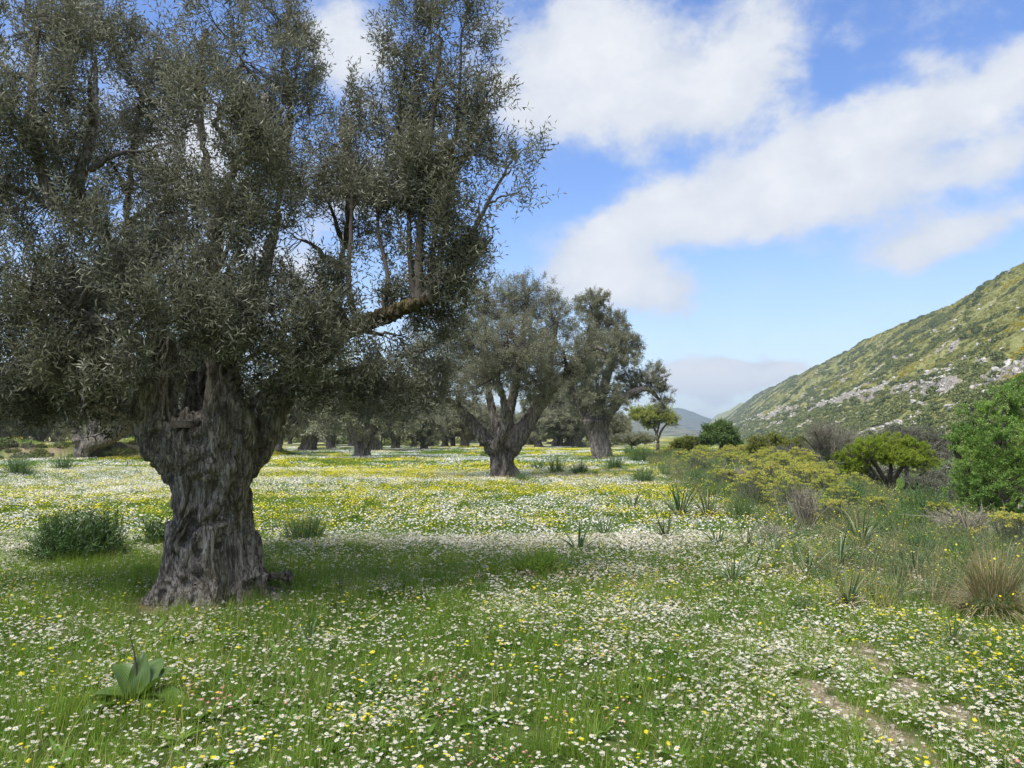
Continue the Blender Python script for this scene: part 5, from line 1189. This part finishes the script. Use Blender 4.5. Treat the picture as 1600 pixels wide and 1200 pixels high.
def feather_proto(seed, label, group, n=130, hgt=.5, lean=.75, leafm='feather', lL=.05, lW=.004, nl=30, name='feathery_bush'):
    rg = np.random.default_rng(seed); root = empty(name, (0, 0, 0), label, 'bush', group)
    base, d, L_ = stemmy(n, .12, lean, hgt, .18, rg); d[:, 2] = np.abs(d[:, 2])
    mb = MB(); leafy_stems(mb, base, d, L_, nl, lL, lW, 0, .15, 1.1, rg, .3); mb.obj('foliage', M[leafm], root)
    mb = MB(); tubes(mb, np.stack([base, base + d * (L_ * .5)[:, None], base + d * L_[:, None] - np.array([0, 0, .3]) * (L_ * np.hypot(d[:, 0], d[:, 1]))[:, None]], 1), np.tile([.005, .004, .002], (n, 1)), 3); mb.obj('stems', M['herb'], root)
    return root
FG = 'feathery green bushes in the meadow'
fe = [feather_proto(400, 'x', FG), feather_proto(401, 'x', FG, 150, .55, .6, lL=.06, lW=.007, nl=26), feather_proto(402, 'x', FG, 110, .42, .9, lL=.08, lW=.009, nl=20)]
feu = [False] * 3
def putfe(k, u, v, wpx, lab, hz=1.0, grp=FG):
    g = G(u, v); s_ = wpx * mpp(g[1]) / 0.95
    if not feu[k]: feu[k] = True; o = fe[k]; o.location = g; o.scale = (s_, s_, s_ * hz); o['label'] = lab
    else: copy_thing(fe[k], g, rng.random() * 6.28, (s_, s_, s_ * hz), lab, grp)
for a in [(0, 868, 742, 60, 'feathery green bush right of the middle olive trunk'), (1, 905, 745, 44, 'dark green bush right of the middle olive, second from its trunk'), (0, 1000, 722, 60, 'low green bush right of the knotty right olive trunk'), (1, 1005, 760, 60, 'blue green bush before the spurge bank, leftmost'), (0, 1090, 762, 66, 'blue green bush before the spurge bank, centre'), (0, 1160, 815, 90, 'large blue green feathery bush left of the dead twigs'),
          (2, 425, 836, 48, 'bright feathery green bush touching the big trunk on the right'), (0, 100, 737, 60, 'grey green bush in the yellow flowers at left'), (1, 28, 745, 66, 'low green bush at the left edge of the meadow'), (2, 985, 712, 40, 'small green bush near the right olive trunk'), (2, 840, 735, 40, 'yellow green bush at the foot of the middle olive trunk'), (1, 960, 736, 50, 'green bush between the right olive and the meadow'),
          (0, 755, 716, 26, 'small bush in the meadow right of the pale leaning trunk'), (1, 815, 757, 36, 'tuft of greenery beside the middle olive root'), (0, 1040, 748, 44, 'soft green bush left of the spurge bank'), (1, 1440, 870, 70, 'grey green bush before the oak'), (0, 1500, 880, 90, 'blue green feathery bush left of the brown tussock'), (0, 1380, 850, 80, 'blue green bush below the mastic tree'), (2, 1270, 815, 90, 'green bush right behind the dead twigs')]:
    putfe(*a, hz=.9)
for i in range(34):
    q = 12.5 + 42 * (i + rng.random()) / 34; p = float(bank_edge(q)) + 1.2 + rng.random() * 2.2 + (q < 20) * .8; x, y = xy(p, q); k = i % 2
    copy_thing(fe[k], (x, y, Hs(x, y)), rng.random() * 6.28, (rng.uniform(.9, 1.5),) * 2 + (rng.uniform(.9, 1.3),), 'blue green feathery bush in the row at the foot of the spurge bank', FG)
# dark glossy bush and its neighbours round the big tree
def leafy_bush(name, label, u, v, wpx, hpx, n, nl, lL, lW, matn, seed, lean=.8, extra=None):
    g = G(u, v); w = wpx * mpp(g[1]) / 2; h = hpx * mpp(g[1]); rg = np.random.default_rng(seed); root = empty(name, g, label, 'bush')
    base, d, L_ = stemmy(n, w * .45, lean, h * 1.05, .15, rg); d = nrm(d * np.array([w / h, w / h, 1]))
    mb = MB(); leafy_stems(mb, base, d, L_, nl, lL, lW, 0, .2, 1.1, rg, .1); mb.obj('foliage', M[matn], root)
    mb = MB(); tubes(mb, np.stack([base, base + d * L_[:, None] * .9], 1), np.tile([.005, .003], (n, 1)), 3); mb.obj('stems', M['herb'], root)
    if extra:
        mb = MB(); b_, d_, l_ = stemmy(extra, w * .5, .22, h * 1.25, .1, rg); leafy_stems(mb, b_, d_, l_, 26, .03, .012, 0, .55, .7, rg, 0); mb.obj('flower_spikes', M['umbel'], root)['label'] = 'upright brownish green flower spikes'
    return root
leafy_bush('dark_bush', 'round dark green long-leaved bush left of the big olive trunk', 122, 880, 146, 72, 420, 26, .085, .013, 'dark_herb', 71, .75)
leafy_bush('weed_clump', 'leafy green weed clump close behind the big trunk on the left', 248, 862, 70, 46, 60, 16, .07, .022, 'dark_herb', 72, .5)
leafy_bush('spiky_bush', 'green bush with upright flower spikes right of the big trunk', 474, 852, 84, 44, 150, 28, .045, .007, 'feather', 73, .6, extra=16)
leafy_bush('thin_weed', 'thin dark weed rising behind the round dark bush', 185, 838, 26, 44, 14, 14, .04, .012, 'dark_herb', 74, .4)
leafy_bush('grass_clump', 'soft tall green grass clump in the daisies right of centre', 842, 903, 100, 40, 150, 14, .10, .006, 'grass', 75, .6)
leafy_bush('weed_clump', 'low green weed clump left of the big trunk roots', 225, 905, 60, 20, 60, 12, .05, .02, 'herb', 76, .8)

# tangled growth of the bank
def bank_growth():
    def weed(n, h, lL, lW, fl, mats):
        mb = MB(); base, d, L_ = stemmy(n, .10, .35, h, .25, rng); leafy_stems(mb, base, d, L_, 14, lL, lW, 1, .05, 1.0, rng, .1)
        tubes(mb, np.stack([base, base + d * L_[:, None]], 1), np.tile([.0028, .0014], (n, 1)), 3, m=0)
        if fl:
            tip = base + d * L_[:, None]; tip = tip[::2]; c = np.repeat(tip, 2, 0) + rng.normal(0, .02, (len(tip) * 2, 3)); head_lod(mb, c, .013, 2, 2, .3, False)
        return mb.mesh('bank_weed', mats)
    A = [M['grass'], M['herb'], M['petal_yellow']]; B = [M['dry_strap'], M['euph_leaf'], M['umbel']]; C = [M['grass'], M['feather'], M['umbel']]
    ms = [weed(16, .30, .05, .012, True, A), weed(14, .36, .045, .010, True, B), weed(18, .28, .06, .010, False, C), weed(16, .34, .05, .008, False, B)]
    for k in range(3):
        mb = MB(); n = 46; r = .10 * np.sqrt(rng.random(n)); a = rng.random(n) * 6.28; blades(mb, np.stack([r * np.cos(a), r * np.sin(a), 0 * a], 1), rng.random(n) * 6.28, .22 + .26 * rng.random(n), rng.random(n) * .4, rng.random(n) * 1.2, .006, 4)
        ms.append(mb.mesh('bank_weed', [M['dry_strap'] if k else M['strap_leaf']]))
    c = proto_col('bank_weed', ms); n = 10500; q = 7.5 + 55 * rng.random(n) ** 1.1; p = bank_edge(q) + (5.5 - bank_edge(q)) * rng.random(n) ** .8; x, y = xy(p, q)
    k = rng.random(n) < sstep(p, bank_edge(q), bank_edge(q) + 2.2) * (.35 + .65 * sstep(fbm(x * .7, y * .7, seed=88), .35, .6)); x, y = x[k], y[k]; n = len(x)
    scatter('bank_herbs', 'tangle of weeds, straw and tall grass between the asphodels on the right bank', 'weeds', place(x, y), rots(n, .12), (.42 + .50 * rng.random(n)) * (1 + .5 * sstep(y, 14, 26)), rng.integers(0, 7, n), c)
bank_growth()
# dead grey twig shrubs
def dead_shrub(label, u, v, D, wpx, hpx, n, seed, tilt=0.0, bush=False):
    x = P(u, v, D)[0]; loc = np.array([x, D, Hs(x, D)]); s = mpp(D); rg = np.random.default_rng(seed); root = empty('dead_shrub', loc, label, 'dead shrub', 'dead grey shrubs on the bank')
    for part in range(3):
        m = n // 3; a = rg.random(m) * 6.28; b = np.stack([np.cos(a), np.sin(a), 0 * a], 1) * wpx * s * .16 * rg.random((m, 1))
        tip = b + np.stack([rg.normal(tilt, .30, m) * wpx * s, rg.normal(0, .25, m) * wpx * s, hpx * s * (.6 + .5 * rg.random(m))], 1)
        mid = (b + tip) / 2 + rg.normal(0, .06, (m, 3)) * wpx * s; mid[:, 2] += .05
        mb = MB(); tubes(mb, np.stack([b, mid, tip], 1), np.tile(np.array([.007, .005, .0022]) * s / mpp(13), (m, 1)), 4, rnd=rg.random(m))
        st = mid + (tip - mid) * rg.random((m, 1)); t2 = st + rg.normal(0, .16, (m, 3)) * hpx * s + np.array([0, 0, .14 * hpx * s])
        tubes(mb, np.stack([st, (st + t2) / 2 + rg.normal(0, .01, (m, 3)), t2], 1), np.tile(np.array([.004, .003, .0014]) * s / mpp(13), (m, 1)), 3, rnd=rg.random(m))
        mb.obj('branch', M['dead'], root)
dead_shrub('leaning bundle of bare grey twigs in the middle of the bank', 1262, 838, 12.6, 50, 70, 130, 81, -.15)
dead_shrub('low sprawl of bare grey twigs left below the leaning twig bundle', 1205, 868, 11.5, 56, 28, 54, 82, .1)
dead_shrub('dark grey bare shrub before the oak at right', 1515, 868, 11.6, 100, 48, 150, 83, 0)
dead_shrub('small upright grey dead shrub on the far bank', 1152, 752, 22, 40, 38, 120, 84, .1)
dead_shrub('small dead bush on the far bank right of the upright one', 1205, 760, 23, 40, 26, 110, 85, 0)

# strap-leaved rosettes: every near leaf is its own part
def strap_meshes(matn, tag_):
    out = []
    for k in range(6):
        mb = MB(); blades(mb, np.zeros((1, 3)), np.array([0.0]), np.array([1.0]), np.array([.12 + .05 * k]), np.array([.25 + .28 * k]), np.array([.062]), 6, prof='strap', fold=-.25, rnd=np.array([(k * .37) % 1]))
        out.append(mb.mesh('strap_leaf', matn))
    return out
SL = strap_meshes(M['strap_leaf'], 'g'); SD = strap_meshes(M['dry_strap'], 'd')
AG = 'strap-leaved asphodel plants along the right of the meadow'
def rosette(u, v, hpx, wpx, n, label, dry=0.0, wide=1.0, group=AG, name='asphodel', leaf_objs=True):
    g = G(u, v); s = mpp(g[1]); h = hpx * s * 1.12; w = wpx * s / 2 * 1.15; n = int(n * 2.1); root = empty(name, g, label, 'plant', group)
    for k in range(n):
        f = (k + .5) / n; a = k * 2.4 + rng.normal(0, .3); open_ = f ** .8
        idx = min(5, int(open_ * 6)); src = (SD if rng.random() < dry * (0.4 + open_) else SL)[idx]
        L_ = h * (1.12 - .15 * open_) * rng.uniform(.8, 1.1) if open_ < .5 else max(h * .9, w * 1.15) * rng.uniform(.8, 1.1)
        o = link(bpy.data.objects.new('leaf', src), root)
        wd = wide * rng.uniform(.6, 1.1) * h * .80
        o.scale = (L_, wd, L_); o.rotation_euler = (rng.normal(0, .16), rng.normal(0, .16) + (open_ - .5) * .35 * min(1.6, w / h), a); r_ = w * .10
        o.location = (math.cos(a) * r_, math.sin(a) * r_, -.01)
    return root
for (u, v, h, w, n, lab, dry, wide) in [
    (905, 868, 54, 44, 9, 'few broad upright dark leaves, leftmost of the asphodel plants', 0, 1.5), (945, 842, 46, 66, 13, 'asphodel tuft just behind the broad dark leaves', .1, .9), (988, 800, 38, 50, 12, 'small asphodel tuft in the yellow flowers, farthest left', .2, .9),
    (1040, 846, 50, 70, 14, 'spreading asphodel tuft before the tall pale one', .15, .9), (1062, 812, 62, 70, 20, 'tall pale asphodel clump at the meadow edge', .2, .8), (1105, 815, 52, 56, 15, 'asphodel tuft with brown base right of the tall pale clump', .6, .8),
    (1122, 858, 46, 76, 14, 'flat spreading blue green asphodel in the daisies', 0, 1.0), (1145, 914, 52, 62, 14, 'dark green asphodel standing free in the grass', 0, .95), (1178, 898, 44, 40, 8, 'small narrow asphodel right beside the dark free one', .1, .9),
    (1211, 874, 46, 52, 10, 'asphodel under the sprawl of dead twigs', .05, 1.1), (1262, 906, 56, 56, 11, 'pale upright asphodel right of centre bank', .15, .9), (1325, 950, 60, 66, 14, 'yellowing asphodel with curled brown lower leaves', .45, 1.1),
    (1345, 856, 58, 76, 20, 'dense olive-brown asphodel clump below the mastic tree', .35, .7), (1398, 940, 52, 86, 14, 'spreading asphodel left of the brown tussock', .15, 1.0), (1432, 905, 54, 60, 13, 'asphodel behind the spreading one near the tussock', .3, .8),
    (1488, 1010, 56, 64, 14, 'pale grassy asphodel in the yellow flowers at right', .3, .6), (1300, 872, 40, 50, 10, 'small asphodel between the twig bundle and the brown clump', .4, .8), (945, 902, 32, 50, 9, 'low thin asphodel alone in the daisies', .1, .7),
    (482, 1014, 52, 20, 7, 'narrow upright dark leaf tuft in the foreground daisies below the big tree', 0, 1.2), (1020, 800, 30, 40, 9, 'tiny asphodel left of the tall pale clump', .2, .8), (1570, 905, 60, 70, 14, 'tall reedy asphodel behind the brown tussock at the edge', .3, .6),
    (1240, 850, 40, 40, 9, 'little asphodel at the foot of the leaning twig bundle', .2, .9), (1365, 900, 44, 50, 12, 'reedy asphodel before the dense brown clump', .35, .6), (1470, 945, 46, 50, 10, 'thin asphodel close left of the brown tussock', .4, .7)]:
    rosette(u, v, h, w, n, lab, dry, wide)
for i in range(26):
    q = 9.5 + 20 * rng.random(); p = float(bank_edge(q)) + .4 + rng.random() * (4.2 - float(bank_edge(q))); x, y = xy(p, q); u_ = 800 + FPX * x / y; v_ = 680 + (CAMZ - Hs(x, y)) * FPX / y
    if u_ > 1590: continue
    k_ = FPX / y; rosette(u_, v_, k_ * rng.uniform(.28, .52), k_ * rng.uniform(.35, .7), int(rng.integers(6, 13)), 'asphodel tuft in the tangle of the bank', rng.uniform(.1, .6), rng.uniform(.6, 1.0))
for (u, v, h, w, lab) in [(155, 729, 14, 22, 'small rosette in the far yellow flowers, left of three'), (180, 727, 12, 16, 'small rosette in the far yellow flowers, middle of three'), (202, 730, 13, 22, 'small rosette in the far yellow flowers, right of three'), (650, 727, 14, 24, 'small spiky rosette in the meadow below the small round olive'), (712, 728, 12, 18, 'small spiky rosette left of the middle olive'), (745, 712, 10, 16, 'tiny rosette far left of the middle olive trunk'), (215, 745, 14, 20, 'small rosette close left of the big trunk')]:
    rosette(u, v, h, w, 10, lab, .0, 1.0, group='small far rosettes in the meadow')
# big brown tussock
def tussock():
    g = G(1552, 962); s = mpp(g[1]); root = empty('grass_tussock', g, 'large brown-green grass tussock with dead drooping straw blades at the right edge', 'tussock')
    n = 480; a = rng.random(n) * 6.28; r = .12 * np.sqrt(rng.random(n)); b = np.stack([r * np.cos(a), r * np.sin(a), 0 * a], 1)
    mb = MB(); blades(mb, b, a + rng.normal(0, .5, n), 98 * s * (.7 + .5 * rng.random(n)), rng.random(n) * .35, rng.random(n) * .9, .009, 4); mb.obj('green_blades', [M['dry_strap']], root)
    mb = MB(); n = 620; a = rng.random(n) * 6.28; r = .14 * np.sqrt(rng.random(n)); b = np.stack([r * np.cos(a), r * np.sin(a), 0 * a], 1)
    blades(mb, b, a + rng.normal(0, .4, n), 100 * s * (.6 + .5 * rng.random(n)), .5 + rng.random(n) * .5, .6 + rng.random(n) * 1.0, .008, 5, rnd=.5 + .5 * rng.random(n)); mb.obj('straw_blades', [M['dry_strap']], root)['label'] = 'dead straw coloured drooping blades'
tussock()
# broad-leaved squill in the foreground
def squill():
    g = G(214, 1108); s = mpp(g[1]); root = empty('sea_squill', g, 'low plant with broad arching grey-green leaves among the daisies at lower left', 'plant')
    sp_ = [(1.75, 60, .10, .30, .105), (2.6, 66, .15, 1.1, .15), (1.3, 60, .12, .9, .17), (.35, 56, .25, .8, .17), (-.25, 74, .55, 1.7, .14), (3.35, 56, .55, 1.25, .15), (3.9, 62, .9, 1.0, .13), (5.0, 34, .35, .7, .075), (-.75, 44, .4, 1.5, .11), (2.2, 40, .3, 1.6, .12), (5.9, 40, .9, .6, .09), (4.4, 30, .6, 1.0, .09)]
    for k, (a, L_, ln, cv, wd) in enumerate(sp_):
        seg, cols = 12, 9; L = L_ * s * 1.32; wd = wd * 1.2; cv = cv * 1.25; pos = np.zeros(3); hd = np.array([math.cos(a), math.sin(a), 0]); sdv = np.array([-math.sin(a), math.cos(a), 0]); V, rn = [], []
        for i in range(seg + 1):
            t = i / seg; ang = ln + cv * t; w = wd * max(.02, math.sin(math.pi * (0.10 + .88 * t)) ** .75); nv = hd * math.cos(ang) - np.array([0, 0, 1]) * math.sin(ang)
            for j in range(cols):
                c = (j / (cols - 1) - .5) * 2; cup = .38 * (1 - .5 * t)
                V.append(pos + sdv * c * w / 2 * math.cos(cup * abs(c)) - nv * (c * c) * w * cup * .6 + nv * .004 * math.sin(t * 14 + j + k)); rn.append(j / (cols - 1))
            a2 = ln + cv * (t + .5 / seg); pos = pos + (hd * math.sin(a2) + np.array([0, 0, 1]) * math.cos(a2)) * L / seg
        V = np.array(V); i = np.arange(seg)[:, None] * cols; j = np.arange(cols - 1)[None]
        Q = np.stack([i + j, i + j + 1, i + cols + j + 1, i + cols + j], -1).reshape(-1, 4); mb = MB(); mb.add(V, Q, rnd=np.array(rn)); o = mb.obj('leaf', M['broad_leaf'], root, smooth=True); o.location = (math.cos(a) * .015, math.sin(a) * .015, 0)
    mb = MB(); tubes(mb, np.array([[-.03, .05, .14], [-.05, .05, .30], [-.085, .05, .42]]), np.array([.008, .006, .002]), 6); mb.obj('dark_tip', M['dark_bark'], root)['label'] = 'withered dark leaf tip'
squill()
# stones
for (u, v, r_, lab) in [(1360, 1026, 7, 'pale yellowish stone at the head of the wheel rut'), (1345, 1022, 4, 'small pale stone beside the larger one at the rut'), (246, 934, 9, 'rust brown flat stone beside the big trunk root'), (1505, 1128, 4, 'small stone in the right wheel rut'), (1392, 1138, 4, 'small stone in the left wheel rut')]:
    g = G(u, v); o = link(bpy.data.objects.new('stone', rock_mesh('stone', M['stone']))); k = r_ * mpp(g[1]); o.location = (g[0], g[1], g[2] + k * .3); o.scale = (k * 1.5, k * 1.3, k); tag(o, lab, 'stone')

# ------------------------------------------------------------------ labels that single out the members of dense groups
ORD = ['nearest', 'second nearest', 'third nearest', 'fourth nearest', 'fifth nearest', 'sixth nearest', 'seventh nearest', 'eighth nearest', 'ninth nearest', 'tenth nearest', 'eleventh nearest', 'twelfth nearest', 'thirteenth nearest', 'fourteenth nearest', 'fifteenth nearest', 'sixteenth nearest', 'seventeenth nearest', 'eighteenth nearest', 'nineteenth nearest', 'twentieth nearest'] + ['distant'] * 90
def relabel(old, noun, bands):
    byb = {}
    for o in scene.objects:
        if o.get('label') == old:
            u = 800 + FPX * o.location.x / o.location.y
            ph = next((p_ for (lim, p_) in bands if u < lim), bands[-1][1]); byb.setdefault(ph, []).append(o)
    for ph, lst in byb.items():
        lst.sort(key=lambda o: o.location.y)
        for k, o in enumerate(lst): o['label'] = '%s, %s of those %s' % (noun, ORD[k], ph)
relabel('far grey olive tree in the back rows of the grove', 'far grey olive tree', [(120, 'above the earth bank'), (250, 'behind the heavy reaching limb'), (340, 'behind the left half of the big trunk'), (440, 'behind the right half of the big trunk'), (540, 'behind the stout fluted trunk'), (620, 'behind the pale leaning trunk'), (720, 'in the gap left of the middle olive'), (830, 'behind the middle olive'), (900, 'between the middle and right olives'), (9999, 'behind the knotty right olive')])
relabel('low dark bush between the far trunks of the grove', 'low dark bush', [(120, 'under the trees above the earth bank'), (250, 'behind the heavy reaching limb'), (440, 'behind the big trunk'), (540, 'behind the stout fluted trunk'), (620, 'behind the pale leaning trunk'), (720, 'in the gap left of the middle olive'), (830, 'behind the middle olive'), (900, 'between the middle and right olives'), (9999, 'behind the knotty right olive')])
relabel('yellow green spurge shrub in the far mass along the bank', 'yellow green spurge shrub', [(1060, 'below the pale spring tree'), (1105, 'left below the small green tree'), (1150, 'right below the small green tree'), (1185, 'left below the rounded green shrub'), (1240, 'below the rounded olive green shrub'), (1330, 'below the tall bare shrub'), (1480, 'below the mastic tree'), (9999, 'beside the oak')])
relabel('blue green feathery bush in the row at the foot of the spurge bank', 'blue green feathery bush', [(1000, 'below the right olive tree'), (1060, 'below the pale spring tree'), (1150, 'below the small green tree'), (1240, 'left of the grey twig bundle'), (1330, 'around the grey twig bundle'), (9999, 'below the mastic tree')])
relabel('grey green scrub bush in the dip below the hill', 'grey green scrub bush', [(1150, 'beside the small green tree'), (1250, 'behind the rounded olive green shrub'), (1340, 'behind the tall bare shrub'), (1480, 'behind the mastic tree'), (9999, 'behind the oak')])
relabel('asphodel tuft in the tangle of the bank', 'asphodel tuft on the bank', [(1060, 'left of the tall pale clump'), (1150, 'right of the tall pale clump'), (1240, 'left of the grey twig bundle'), (1330, 'around the grey twig bundle'), (1450, 'below the mastic tree'), (9999, 'near the brown tussock')])
relabel('small weedy bush on the brown earth bank at far left', 'weedy bush', [(30, 'on the earth bank at the edge'), (80, 'on the bank above the low green bush'), (130, 'on the bank left of the low olive'), (9999, 'on the bank under the reaching limb')])

# ------------------------------------------------------------------ haze
def haze():
    mb = MB(); x0, x1, y0, y1, z0, z1 = -6200, 6200, -6200, 6200, -10, 260
    V = np.array([[x, y, z] for z in (z0, z1) for y in (y0, y1) for x in (x0, x1)]); Q = [[0, 2, 3, 1], [4, 5, 7, 6], [0, 1, 5, 4], [2, 6, 7, 3], [0, 4, 6, 2], [1, 3, 7, 5]]
    m, nt, N, L = mat('air'); pv = N.new('ShaderNodeVolumePrincipled'); pv.inputs['Color'].default_value = (.62, .79, 1, 1); pv.inputs['Density'].default_value = HAZE; pv.inputs['Anisotropy'].default_value = .2
    o = N.new('ShaderNodeOutputMaterial'); L.new(pv.outputs[0], o.inputs['Volume'])
    mb.add(V, Q); ob = mb.obj('haze', m); tag(ob, kind='stuff'); ob['label'] = 'thin bluish air haze over the valley'
HAZE = 0.0002
USE_HAZE = True
if USE_HAZE:
    try: haze()
    except TypeError: pass
